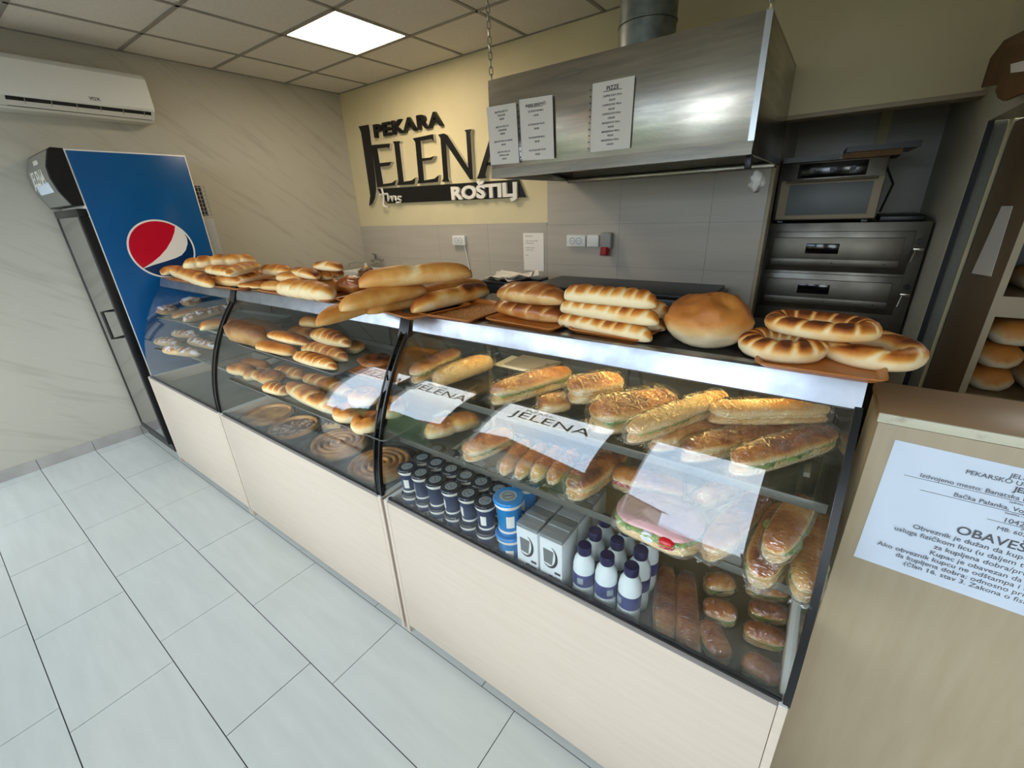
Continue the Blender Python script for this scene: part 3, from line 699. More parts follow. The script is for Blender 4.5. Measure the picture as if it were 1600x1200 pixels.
for i in range(4): obj('seam', MB().lathe([(rd, 0.05 + i * .13), (rd + .005, 0.053 + i * .13), (rd + .005, 0.060 + i * .13), (rd, 0.063 + i * .13)], 32), 'galvanised', duct)
obj('collar', MB().lathe([(rd + 0.02, 0.0), (rd + 0.02, 0.004), (rd, 0.004)], 32), 'galvanised', duct)
def link_mesh():
    pts = []
    for i in range(16):
        a = 2 * PI * i / 16; pts.append((0.0095 * math.cos(a), 0, 0.011 * math.sin(a) + (0.009 if math.sin(a) > 0 else -0.009)))
    return mesh_of(MB().tube(pts, 0.0028, 6, True), 'link', 'chain')
LKM = link_mesh()
for x, lab in ((HX0 + 0.012, 'left steel chain holding up the hood corner beside the black sign'), (HX1 - 0.012, 'right steel chain holding up the hood corner by the cream wall')):
    ch = thing('chain', lab, 'chain', (x, HY + 0.02, HZ1), group='hood chains')
    n = int((ZC - HZ1) / 0.0335)
    for i in range(n + 1):
        o = obj('link', LKM, None, ch, loc=(0, 0, 0.012 + i * 0.0335), rz=(0 if i % 2 else PI / 2) + 0.4)
        if 0.012 + i * 0.0335 + 0.02 > ZC - HZ1: bpy.data.objects.remove(o)
def menu(label, tl, tr, bl, lines, strip_side, title=None, Y=HY - 0.012):
    a = ony(*tl, Y); b = ony(*tr, Y); c = ony(*bl, Y)
    ex = (b - a).normalized(); w = (b - a).length; h = (c - a).length; ey = (a - c).normalized()
    t = thing('menu_sheet', label, 'menu', tuple(c), group='menus on the hood')
    def rect(u0, u1, v0, v1, d0, d1):
        q = [ex * u + ey * v_ for u, v_ in ((u0, v0), (u1, v0), (u1, v1), (u0, v1))]
        return MB().add([p + Vector((0, d0, 0)) for p in q] + [p + Vector((0, d1, 0)) for p in q], [(0, 1, 2, 3), (7, 6, 5, 4), (0, 4, 5, 1), (1, 5, 6, 2), (2, 6, 7, 3), (3, 7, 4, 0)])
    obj('sheet', rect(0, w, 0, h, 0, 0.0015), 'paper', t, smooth=0)
    if strip_side:
        u0 = -0.016 if strip_side < 0 else w + 0.001
        s = obj('binding_strip', rect(u0, u0 + 0.015, 0, h * 1.02, -0.001, 0.001), 'clear_plastic', t, smooth=0)
        for i in range(10): obj('hole', rect(u0 + 0.005, u0 + 0.010, h * (0.05 + i * 0.095), h * (0.05 + i * 0.095) + 0.007, -0.0016, -0.001), 'ink', s, smooth=0)
    y0 = 0.88
    if title:
        me = text_mesh(title, 0.024 if len(title) < 8 else 0.016, 0.0002, 0.0004, 'CENTER'); text('lettering', me, t, frame(ex * (w / 2) + ey * (h * 0.87) + Vector((0, -0.0012, 0)), ex, (0, 0, 1)))
        obj('rule', rect(w * 0.28, w * 0.72, h * 0.855, h * 0.862, -0.0012, -0.0002), 'ink', t); y0 = 0.78
    for i, s_ in enumerate(lines):
        if not s_: continue
        me = text_mesh(s_, 0.0115, 0.0002, 0.0002, 'CENTER', mats=('grey_ink',)); text('lettering', me, t, frame(ex * (w / 2) + ey * (h * (y0 - i * (y0 - 0.08) / max(1, len(lines) - 1))) + Vector((0, -0.0012, 0)), ex, (0, 0, 1)))
menu('pizza price list in a plastic sleeve, rightmost sheet on the hood', (926, 131), (992, 118), (922, 238), ['CAPRICOZA 25cm', '320.00', 'CAPRICOZA 40cm', '650.00', 'CAPRICOZA 50cm', '1200.00', 'MADJARICA 25cm', '340.00', 'MADJARICA 40cm', '700.00', 'MADJARICA 50cm', '1300.00'], -1, 'PIZZE')
menu('sandwich price list in a plastic sleeve, middle sheet on the hood', (811, 156), (863, 148), (816, 251), ['SA ŠUNKOM MALI', '160.00', '', 'SA ŠUNKOM VELIKI', '240.00', '', 'SA KULENOM MALI', '200.00', '', 'SA KULENOM VELIKI', '300.00'], -1, 'INDEX SENDVIČI')
menu('omelette price list overhanging the left corner of the hood', (760, 168), (806, 160), (767, 258), ['JAJA NA OKO SA', 'ŠUNKOM', '180.00', '', 'JAJA NA OKO SA', 'KULENOM', '200.00', '', 'JAJA NA OKO SA SIROM', '180.00', '', 'JAJA NA OKO SA', 'PEČENICOM', '220.00'], 0)
hm = MB(); bm = bmesh.new(); bmesh.ops.create_icosphere(bm, subdivisions=3, radius=1.0)
for v_ in bm.verts: v_.co *= 1 + 0.5 * noise.noise(v_.co * 2.5) + .2 * noise.noise(v_.co * 6)
bm.verts.index_update(); hm.add([(v_.co.x * .03, v_.co.y * .03, v_.co.z * .04) for v_ in bm.verts], [[q.index for q in f_.verts] for f_ in bm.faces]); bm.free()
w_ = ony(1197, 283, 2.24)
tag(obj('plastic_bag', hm, 'offwhite_plastic', smooth=180, loc=(HX1 + 0.028, 2.255, w_.z)), 'crumpled white plastic bag hanging under the right corner of the hood', 'plastic bag')

# ---------------------------------------------------------------- shop sign on the back wall
SY = YB - 0.034
def sg(pts): return [(lambda w_: (w_.x, w_.z))(ony(540 + a / 5.3333, 160 + b / 5.3333, SY)) for a, b in pts]
sign = thing('shop_sign', 'black raised lettering sign with a white word on the cream wall', 'sign', (-4.1, SY, 1.68))
def letter(name, polys, y0=SY, y1=YB - 0.001, mats=('foam_side', 'sign_black')):
    m = MB()
    for p in polys: m.prism(sg(p), 'y', y0, y1, mi=0, cap_mi=1)
    return ow(name, m, list(mats), sign, smooth=20)
letter('letter', [[(107, 200), (192, 185), (200, 225), (252, 650), (255, 730), (247, 795), (228, 842), (198, 862), (196, 850), (205, 780), (200, 740), (128, 250)]])
letter('letter', [[(215, 355), (370, 342), (364, 388), (350, 374), (265, 385), (284, 505), (383, 495), (366, 526), (290, 536), (314, 680), (385, 670), (420, 645), (412, 690), (262, 705)]])
letter('letter', [[(392, 325), (456, 322), (449, 345), (485, 660), (550, 650), (582, 625), (575, 680), (430, 690), (440, 660), (405, 350)]])
letter('letter', [[(558, 300), (730, 264), (735, 325), (715, 305), (625, 320), (637, 465), (700, 460), (740, 445), (718, 478), (640, 488), (655, 650), (740, 635), (776, 605), (770, 662), (598, 677), (608, 640), (580, 330)]])
letter('letter', [[(770, 268), (820, 258), (850, 275), (1022, 545), (1003, 250), (990, 230), (1049, 222), (1040, 250), (1062, 640), (1035, 641), (836, 345), (855, 630), (866, 658), (802, 662), (815, 630), (790, 300)]])
letter('letter', [[(1222, 228), (1262, 224), (1240, 300), (1165, 600), (1172, 630), (1092, 637), (1108, 600)], [(1240, 226), (1268, 222), (1388, 600), (1402, 622), (1318, 630), (1322, 600), (1236, 300)], [(1178, 500), (1300, 492), (1306, 520), (1172, 528)]])
letter('band', [[(255, 722), (1440, 640), (1500, 790), (340, 843)]], SY + 0.012)
a = ony(578, 216, SY); b = ony(690, 196, SY); hgt = ony(580, 195, SY).z - a.z
me = text_mesh('PEKARA', hgt * 1.38, 0.015, 0.0045, mats=('sign_black',), width=(b - a).length - 0.06, spacing=1.12)
text('lettering', me, sign, frame(a + Vector((0.055, 0.016, 0)) - sign.location, (1, 0, (b.z - a.z) / (b.x - a.x)), (0, 0, 1)))
a = ony(540 + 885 / 5.333, 160 + 808 / 5.333, SY); b = ony(540 + 1425 / 5.333, 160 + 782 / 5.333, SY); hgt = ony(540 + 885 / 5.333, 160 + 702 / 5.333, SY).z - a.z
me = text_mesh('ROŠTILJ', hgt * 1.36, 0.010, 0.006, mats=('print_white',), width=(b - a).length)
text('lettering', me, sign, frame(a + Vector((0, -0.002, 0)) - sign.location, (1, 0, (b.z - a.z) / (b.x - a.x)), (0, 0, 1)))
def scr(pts): return [ony(540 + p / 5.333, 160 + q / 5.333, SY - 0.004) for p, q in pts]
jm = MB()
for st in ([(300, 715), (312, 760), (318, 800), (312, 845), (325, 868), (352, 872)], [(282, 775), (315, 765), (348, 762)], [(352, 768), (356, 822), (372, 785), (384, 782), (390, 820), (402, 782), (416, 784), (420, 818)], [(462, 785), (438, 786), (436, 802), (462, 815), (455, 832), (424, 836)]):
    jm.tube(scr(st), 0.011, 6)
ow('script_mark', jm, 'print_white', sign, smooth=60)
# ---------------------------------------------------------------- wall fittings
def socket(label, l, r, zb, zt, n, name='wall_socket'):
    x0 = l; x1 = r; t = thing(name, label, 'socket', ((x0 + x1) / 2, YB - 0.010, (zb + zt) / 2))
    w = x1 - x0; h = zt - zb
    obj('plate', MB().bbox(-w / 2, w / 2, -0.034, 0, -h / 2, h / 2, 0.004), 'white_plastic', t)
    for i in range(n):
        cx = (i - (n - 1) / 2) * 0.055
        r_ = MB()
        for a in range(20):
            p0, p1 = 2 * PI * a / 20, 2 * PI * (a + 1) / 20
            r_.add([(cx + q * math.cos(p), -0.0352, q * math.sin(p)) for p in (p0, p1) for q in (0.021, 0.0245)], [(0, 1, 3, 2)])
        ring_ = obj('ring', r_, 'grey_ink', t, smooth=0)
        for s in (-1, 1): obj('pin_hole', MB().prism([(cx + s * 0.008 + 0.003 * math.cos(2 * PI * k / 10), 0.003 * math.sin(2 * PI * k / 10)) for k in range(10)], 'y', -0.0362, -0.0345), 'ink', ring_)
    return t
socket('white socket with a plug cable hanging below it, left of the pinned paper', -2.945, -2.79, 1.300, 1.385, 2)
socket('white double socket between the pinned paper and the blank switch plate', -1.725, -1.565, 1.303, 1.388, 2)
socket('small blank white switch plate next to the red power outlet', -1.55, -1.455, 1.303, 1.388, 0, 'switch_plate')
po = thing('power_outlet', 'grey industrial power outlet with a red cap on the tiled wall', 'socket', (-1.39, YB - 0.010, 1.32))
obj('housing', MB().bbox(-0.045, 0.045, -0.055, 0, -0.03, 0.085, 0.012, 3), 'grey_plastic', po)
obj('cap', MB().tube([(0, -0.045, -0.02), (0, -0.060, -0.075)], 0.034, 16), 'red_plastic', po)
cb = [ony(725, 382, YB - 0.03), ony(730, 400, YB - 0.02), ony(735, 425, YB - 0.02), ony(737, 445, YB - 0.03)]
tag(obj('cable', MB().tube(cb + [Vector((cb[-1].x, YB - 0.03, 0.925))], 0.005, 6), 'white_plastic'), 'thin white cable hanging from the left wall socket', 'cable')
pa = thing('pinned_paper', 'small printed white paper taped on the grey tiles under the sign', 'paper', tuple(ony(819, 422, YB - 0.014)))
a, b, c = ony(817, 364, YB - 0.014), ony(849, 362, YB - 0.014), ony(819, 422, YB - 0.014)
w_, h_ = (b - a).length, (a - c).length
obj('sheet', MB().box(0, w_, -0.001, 0.001, 0, h_), 'paper', pa, smooth=0)
for i, (s_, f_) in enumerate((('OBAVEZNO', .90), ('pranje ruku pre ulaska', .78), ('u radni prostor', .72), ('koristiti rukavice', .60), ('i radnu odeću', .54), ('hvala', .40))):
    me = text_mesh(s_, 0.014, 0.0001, 0.0, mats=('grey_ink',)); text('lettering', me, pa, frame((0.02, -0.0015, h_ * f_), (1, 0, 0), (0, 0, 1)))
# tap, basin, things on the work table behind the counter
tp = ony(587, 407, YB - 0.05)
tap = thing('tap', 'dark chrome wall tap with a long swivel spout', 'tap', (tp.x, YB - 0.010, tp.z))
obj('body', MB().tube([(-0.05, -0.05, 0), (0.10, -0.05, 0)], 0.02, 12), 'chrome', tap)
obj('valve', MB().tube([(0.02, -0.05, -0.03), (0.02, -0.05, 0.07)], 0.016, 12), 'chrome', tap)
for x in (-0.035, 0.085): obj('wall_pipe', MB().tube([(x, 0, 0), (x, -0.05, 0)], 0.012, 10), 'chrome', tap)
obj('lever', MB().tube([(0.02, -0.05, 0.065), (0.02, -0.11, 0.085)], 0.007, 8), 'chrome', tap)
obj('spout', MB().tube([(0.0, -0.05, -0.015), (-0.06, -0.10, -0.03), (-0.14, -0.19, -0.015), (-0.19, -0.25, -0.02), (-0.195, -0.255, -0.045)], 0.008, 8), 'chrome', tap)
tb = thing('work_table', 'long steel work table against the back wall', 'table', (-2.4, 2.85, 0))
ow('table_top', MB().bbox(XL + 0.02, -0.42, 2.52, YB - 0.012, 0.88, 0.92, 0.004), 'steel', tb)
for x in (XL + 0.08, -2.4, -0.5):
    for y in (2.56, 3.1): ow('leg', MB().bbox(x - 0.02, x + 0.02, y - 0.02, y + 0.02, 0, 0.88, 0.003), 'steel', tb)
bs = thing('basin', 'white basin rim standing under the tap', 'basin', (-3.86, 2.95, 0.921))
obj('rim', MB().box(-0.42, 0.36, -0.2, -0.17, 0, 0.13).box(-0.42, 0.36, 0.15, 0.18, 0, 0.13).box(-0.42, -0.39, -0.17, 0.15, 0, 0.13).box(0.33, 0.36, -0.17, 0.15, 0, 0.13), 'white_plastic', bs)
obj('bottom', MB().box(-0.39, 0.33, -0.17, 0.15, 0, 0.02), 'white_plastic', bs)
sb = thing('soap_bottle', 'small yellow dish soap bottle beside the tap', 'bottle', (ony(572, 418, 2.86).x, 2.86, 0.942))
obj('bottle', MB().lathe([(0.0, 0.0), (0.032, 0.0), (0.034, 0.01), (0.034, 0.13), (0.02, 0.16), (0.012, 0.165)], 16), 'yellow_plastic', sb)
obj('cap', MB().lathe([(0.013, 0.165), (0.013, 0.19), (0.0, 0.19)], 12), 'white_plastic', sb)
gl = thing('grill', 'black flat-top grill standing on the table under the hood', 'grill', (-1.1, 2.75, 0.921))
obj('body', MB().bbox(-0.62, 0.60, -0.22, 0.28, 0.02, 0.155, 0.01), 'black_plastic', gl)
obj('plate', MB().bbox(-0.60, 0.58, -0.20, 0.26, 0.155, 0.175, 0.004), 'dark_metal', gl)
for x in (-0.55, 0.53): obj('foot', MB().box(x - 0.02, x + 0.02, -0.18, 0.24, 0, 0.02), 'black_plastic', gl)
for i in range(4): obj('knob', MB().tube([(-0.45 + i * 0.28, -0.22, 0.08), (-0.45 + i * 0.28, -0.245, 0.08)], 0.02, 14), 'dark_metal', gl)
bx = thing('box', 'dark storage box on the work table, under the crumpled papers', 'box', (-1.98, 2.72, 0.921))
obj('body', MB().bbox(-0.20, 0.20, -0.12, 0.20, 0, 0.15, 0.006), 'black_plastic', bx)
obj('lid', MB().bbox(-0.21, 0.21, -0.13, 0.21, 0.15, 0.172, 0.006), 'dark_metal', bx)
pp = thing('paper_pile', 'crumpled pile of white papers behind the sesame tray', 'papers', (-1.98, 2.74, 1.0935))
for i in range(4):
    m = MB(); n = 8; v = []; f = []
    for a in range(n + 1):
        for b in range(n + 1):
            u, w = a / n - .5, b / n - .5
            v.append((u * .3, w * .22, 0.004 + i * 0.006 + 0.05 * max(0, noise.noise(Vector((u * 3 + i * 5, w * 3, i)))) + (0.06 * abs(u) ** 2 if i > 1 else 0)))
    for a in range(n):
        for b in range(n): f.append((a * (n + 1) + b, (a + 1) * (n + 1) + b, (a + 1) * (n + 1) + b + 1, a * (n + 1) + b + 1))
    v2 = [(x, y, z + 0.0015) for x, y, z in v]; m.add(v, f); m.add(v2, f)
    o = obj('sheet', m, 'paper', pp, smooth=60, loc=(0.03 * i - .05, 0.01 * i, 0), rz=0.3 * i - .3)

# ---------------------------------------------------------------- deck oven and small oven in the niche
OY = 3.40
def ov(x, y): p = ony(x, y, OY); return p.x, p.z
O1 = thing('deck_oven', 'two-deck steel bakery oven in the niche', 'oven', (0.03, OY, 0))
ox0, ox1, oz1 = NX0 + 0.006, 0.416, 1.440
ow('body', MB().bbox(ox0, ox1, OY, OY + 0.75, 0.10, oz1, 0.004), 'oven_steel', O1)
for x in (ox0 + 0.05, ox1 - 0.09):
    for y in (OY + 0.05, OY + 0.66): ow('leg', MB().box(x, x + 0.04, y, y + 0.04, 0, 0.10), 'dark_metal', O1)
for (za, zb, win) in ((1.185, 1.355, 0.07), (0.945, 1.10, 0.06)):
    fr_ = ow('door_frame', MB().bbox(ox0 + 0.02, 0.355, OY - 0.012, OY, za - 0.035, zb + 0.035, 0.003), 'oven_steel', O1)
    d_ = ow('door', MB().bbox(ox0 + 0.045, 0.315, OY - 0.030, OY - 0.0125, za, zb, 0.003), 'oven_door', O1)
    zc = (za + zb) / 2 + 0.02
    ow('window', MB().bbox(-0.15, 0.02, OY - 0.033, OY - 0.0305, zc - 0.03, zc + 0.03, 0.002), 'black_gloss', d_)
    ow('ledge', MB().bbox(ox0 + 0.045, 0.315, OY - 0.040, OY - 0.0305, za, za + 0.045, 0.003), 'oven_door', d_)
    for s in (-0.28, 0.0, 0.25): ow('rivet', MB().tube([(s, OY - 0.042, za + 0.022), (s, OY - 0.0395, za + 0.022)], 0.005, 8), 'dark_metal', d_)
    k_ = ow('knob', MB().tube([(0.385, OY, zb - 0.02), (0.385, OY - 0.025, zb - 0.02)], 0.015, 14), 'black_plastic', O1)
    ow('latch', MB().bbox(0.36, 0.405, OY - 0.03, OY, zb - 0.075, zb - 0.055, 0.003).tube([(0.37, OY - 0.03, zb - 0.065), (0.36, OY - 0.05, zb - 0.13)], 0.006, 8), 'steel', O1)
O2 = thing('small_oven', 'small steel convection oven standing on the deck oven', 'oven', (-0.11, OY + 0.03, oz1 + 0.001))
z0 = oz1 + 0.001; sx0, sx1 = ox0 + 0.005, 0.155
ow('body', MB().bbox(sx0, sx1, OY + 0.03, OY + 0.5, z0 + 0.012, z0 + 0.345, 0.006), 'oven_steel', O2)
for x in (sx0 + 0.03, sx1 - 0.06): ow('foot', MB().box(x, x + 0.03, OY + 0.06, OY + 0.45, z0, z0 + 0.012), 'black_plastic', O2)
ow('control_panel', MB().bbox(sx0 + 0.10, sx1 - 0.09, OY + 0.018, OY + 0.03, z0 + 0.255, z0 + 0.335, 0.003), 'black_gloss', O2)
for i in range(3): ow('knob', MB().tube([(-0.20 + i * 0.1, OY + 0.018, z0 + 0.295), (-0.20 + i * 0.1, OY, z0 + 0.295)], 0.014, 12), 'dark_metal', O2)
dd = ow('door', MB().bbox(sx0 + 0.02, sx1 - 0.002, OY + 0.008, OY + 0.029, z0 + 0.02, z0 + 0.245, 0.004), 'board_edge', O2)
ow('window', MB().bbox(sx0 + 0.07, sx1 - 0.045, OY + 0.004, OY + 0.0075, z0 + 0.045, z0 + 0.22, 0.002), 'case_grey', dd)
ow('handle', MB().tube([(sx0 + 0.05, OY - 0.02, z0 + 0.238), (sx1 - 0.03, OY - 0.02, z0 + 0.238)], 0.008, 8), 'steel', dd)
ow('cable', MB().tube([(sx1 + 0.001, OY + 0.2, z0 + 0.3), (sx1 + 0.05, OY + 0.15, z0 + 0.2), (sx1 + 0.02, OY + 0.1, z0 + 0.05)], 0.006, 6), 'black_plastic', O2)
def baking_tray(label, x, y, z, w, d, rz, mat='pan'):
    t = thing('baking_tray', label, 'baking tray', (x, y, z), rz)
    obj('base', MB().box(-w / 2, w / 2, -d / 2, d / 2, 0, 0.004), mat, t)
    obj('rim', MB().prism([(-w / 2, -d / 2), (w / 2, -d / 2), (w / 2, d / 2), (-w / 2, d / 2)], 'z', 0.004, 0.006).box(-w / 2 - .012, -w / 2, -d / 2, d / 2, 0.0, 0.03).box(w / 2, w / 2 + .012, -d / 2, d / 2, 0, 0.03).box(-w / 2 - .012, w / 2 + .012, -d / 2 - .012, -d / 2, 0, 0.03).box(-w / 2 - .012, w / 2 + .012, d / 2, d / 2 + .012, 0, 0.03), mat, t)
    return t
zt = z0 + 0.346
baking_tray('black baking tray lying on the left of the small oven', -0.23, OY + 0.22, zt, 0.26, 0.36, 0.05, 'black_plastic')
baking_tray('brown baking tray lying under the black one on top of the small oven', 0.07, OY + 0.22, zt, 0.24, 0.36, 0.0, 'kraft')
baking_tray('wide black baking tray stacked at the top right on the small oven', 0.10, OY + 0.21, zt + 0.032, 0.30, 0.36, 0.06, 'black_plastic')
tag(obj('baking_mat', MB().bbox(0.18, 0.385, OY + 0.05, OY + 0.5, oz1 + 0.001, oz1 + 0.03, 0.006), 'black_plastic'), 'dark folded mat on the deck oven right of the small oven', 'mat')

# ---------------------------------------------------------------- bread rack behind the doorway
SX, SY0, SY1 = 0.512, 2.31, 2.92
rk = thing('bread_rack', 'brown wooden bread rack with loaves behind the doorway', 'rack', (SX, SY0, 0))
ow('side_board', MB().bbox(SX, SX + 0.018, SY0 + 0.002, SY1, 0, 1.85, 0.001), 'brown_board', rk)
ow('side_edge', MB().box(SX - 0.001, SX + 0.019, SY0, SY0 + 0.003, 0, 1.85), 'board_edge', rk)
ow('side_board', MB().bbox(SX + 0.90, SX + 0.918, SY0 + 0.002, SY1, 0, 1.85, 0.001), 'brown_board', rk)
ow('back_board', MB().box(SX + 0.018, SX + 0.90, SY1 - 0.01, SY1, 0.3, 1.85), 'case_dark', rk)
zsh = ony(1600, 465, SY0).z; zlo = ony(1560, 622, SY0).z
for z in (zlo, zsh, 1.62):
    s_ = ow('shelf', MB().box(SX + 0.018, SX + 0.90, SY0 + 0.01, SY1 - 0.011, z - 0.018, z), 'brown_board', rk)
    ow('apron', MB().box(SX + 0.018, SX + 0.90, SY0 + 0.001, SY0 + 0.01, z - 0.075, z + 0.0), 'board_edge', s_)
c4 = [onx(1565, 322, SX - 0.002), onx(1582, 322, SX - 0.002), onx(1548, 432, SX - 0.002), onx(1518, 427, SX - 0.002)]
tag(obj('paper_strip', MB().add([c for c in c4] + [c + Vector((0.0015, 0, 0)) for c in c4], [(0, 1, 2, 3), (7, 6, 5, 4), (0, 4, 5, 1), (1, 5, 6, 2), (2, 6, 7, 3), (3, 7, 4, 0)]), 'paper', smooth=0), 'white paper sheet stuck on the brown side of the bread rack', 'paper')
# folded kraft bags hanging on the partition wall, top right
kb = thing('paper_bags', 'bunch of brown paper bags hanging by the ceiling at the right edge', 'paper bags', (NX1 - 0.01, 2.55, 1.9))
for i, poly in enumerate(([(1528, 138), (1530, 120), (1575, 62), (1640, 30), (1640, 90), (1562, 132)], [(1560, 128), (1570, 85), (1640, 70), (1640, 140), (1580, 150)], [(1562, 140), (1590, 90), (1640, 80), (1640, 130), (1575, 157), (1566, 152)], [(1569, 75), (1605, 52), (1660, 40), (1650, 60), (1600, 68)])):
    X_ = NX1 - 0.012 - i * 0.018
    pl = [(lambda w_: (w_.y, w_.z))(onx(px_, py_, X_)) for px_, py_ in poly]
    ow('bag', MB().prism(pl, 'x', X_ - 0.012, X_), 'kraft', kb)
ow('bag_print', MB().prism([(lambda w_: (w_.y, w_.z))(onx(px_, py_, NX1 - 0.07)) for px_, py_ in ((1592, 98), (1625, 90), (1625, 108), (1592, 112))], 'x', NX1 - 0.088, NX1 - 0.079), 'paper', kb)
# ---------------------------------------------------------------- bread shapes
def cat_pts(pts, n, closed=False):
    P = [Vector(p) for p in pts]; m = len(P)
    if m == 2 and not closed: return [P[0].lerp(P[1], i / (n - 1)) for i in range(n)]
    out = []
    seg = m if closed else m - 1
    for i in range(n):
        u = i / n * seg if closed else i / (n - 1) * seg
        k = min(int(u), seg - 1); t = u - k
        g = (lambda j: P[j % m]) if closed else (lambda j: P[max(0, min(m - 1, j))])
        a, b, c, d = g(k - 1), g(k), g(k + 1), g(k + 2)
        out.append(0.5 * ((2 * b) + (c - a) * t + (2 * a - 5 * b + 4 * c - d) * t * t + (3 * b - a - 3 * c + d) * t ** 3))
    return out
def sstep(a, b, x):
    t = max(0.0, min(1.0, (x - a) / (b - a))); return t * t * (3 - 2 * t)
def loft(pts, w, h, n=30, m=14, endp=4.0, lumps=0, ldep=0.32, scores=0, slant=0.0, sdep=0.10, b0=0.0, b1=0.8, seed=0, wob=0.04, closed=False, zr=(0.0, 1.0), flat=0.12, taper=0.0, curl=0.0, swid=0.10, ex=1.0, gbake=0.7, blo=-0.15, bhi=0.75):
    """bread body swept along pts; z from 0; 'bake' says how brown the crust is"""
    n = max(n, int(scores) * 11, int(lumps) * 10)
    C = cat_pts(pts, n, closed); v = []; bk = []; f = []
    for i, p in enumerate(C):
        if closed: t = (C[(i + 1) % n] - C[i - 1]).normalized()
        else: t = (C[min(i + 1, n - 1)] - C[max(i - 1, 0)]).normalized()
        side = Vector((t.y, -t.x, 0)).normalized()
        k = i / n if closed else i / (n - 1)
        s = 1.0 if closed else max(0.06, (1 - abs(2 * k - 1) ** endp)) ** 0.5
        s *= 1 - taper * abs(2 * k - 1) ** 1.5
        lf = 1.0; gl = 0.0
        if lumps:
            gl = (1 - abs(math.sin(PI * lumps * k))) ** 2; lf = 1 - ldep * gl
        for j in range(m):
            a = 2 * PI * j / m; cx = math.cos(a); cz = math.sin(a)
            cx = math.copysign(abs(cx) ** ex, cx); cz2 = math.copysign(abs(cz) ** ex, cz)
            zz = max(flat, 0.5 + 0.5 * cz2); zz = (zz - flat) / (1 - flat)
            zz = zr[0] + (zr[1] - zr[0]) * zz if zr != (0.0, 1.0) else zz
            nz_ = 1 + wob * noise.noise(Vector((p.x * 14 + seed * 3.1, p.y * 14 + cx * 1.3, cz * 1.3 + seed))) * 2
            g = 0.0
            if scores:
                ph = k * scores + slant * cx * 0.5 + 0.35 * noise.noise(Vector((seed * 7.7, k * 4, 0)))
                q = ph - math.floor(ph) - 0.5; g = math.exp(-(q / swid) ** 2) * sstep(-0.1, 0.5, cz)
            ww = w / 2 * s * lf * nz_ * (1 - 0.3 * sdep * g)
            hh = h * (s ** 0.75) * (1 - 0.6 * ldep * gl) * nz_
            pz = p.z + zz * hh * (1 - sdep * g) + (h - hh) * 0.22 * (0 if closed else 1) * (1 - abs(2 * k - 1) * 0) * 0.5
            q2 = p + side * (cx * ww)
            v.append((q2.x, q2.y, pz))
            bv = b0 + (b1 - b0) * sstep(blo, bhi, cz) - gbake * g - 0.35 * gl * (1 if lumps else 0)
            bk.append(max(0.0, min(1.0, bv + 0.10 * noise.noise(Vector((p.x * 20, p.y * 20, seed * 2.0 + cz))))))
    L_ = n if closed else n - 1
    for i in range(L_):
        i2 = (i + 1) % n
        for j in range(m): f.append((i * m + j, i * m + (j + 1) % m, i2 * m + (j + 1) % m, i2 * m + j))
    if not closed: f += [tuple(range(m - 1, -1, -1)), tuple((n - 1) * m + j for j in range(m))]
    return MB().add(v, f, bk)
_seed = [0]
def bread(label, p, q, zb, w, h, name='bread_roll', cat='bread', mat='crust', group=None, bend=0.0, ext=0.0, tilt=0.0, **kw):
    """a roll whose axis runs between two pixels, resting at height zb"""
    _seed[0] += 1
    zc = zb + h * 0.45; a = onz(p[0], p[1], zc); b = onz(q[0], q[1], zc)
    mid = (a + b) / 2; d = b - a; L_ = d.length * (1 + ext); rz = math.atan2(d.y, d.x)
    pts = [(-L_ / 2, 0, 0), (-L_ / 4, bend * 0.75, 0), (0, bend, 0), (L_ / 4, bend * 0.75, 0), (L_ / 2, 0, 0)] if bend else [(-L_ / 2, 0, 0), (L_ / 2, 0, 0)]
    o = obj(name, loft(pts, w, h, seed=_seed[0], **kw), mat, None, smooth=180, bake=True, loc=(mid.x, mid.y, zb), rz=rz)
    if tilt: o.rotation_euler = (0, tilt, rz)
    tag(o, label, cat, group)
    return o
def ring(label, c, zb, rx, ry, w, h, rz=0.0, name='bread_ring', mat='crust', cat='bread', tilt=(0, 0), group=None, **kw):
    _seed[0] += 1
    m_ = onz(c[0], c[1], zb + h * 0.4)
    pts = [(rx * math.cos(2 * PI * i / 12), ry * math.sin(2 * PI * i / 12), 0) for i in range(12)]
    o = obj(name, loft(pts, w, h, n=48, closed=True, seed=_seed[0], **kw), mat, None, smooth=180, bake=True, loc=(m_.x, m_.y, zb))
    o.rotation_euler = (tilt[0], tilt[1], rz); tag(o, label, cat, group)
    return o
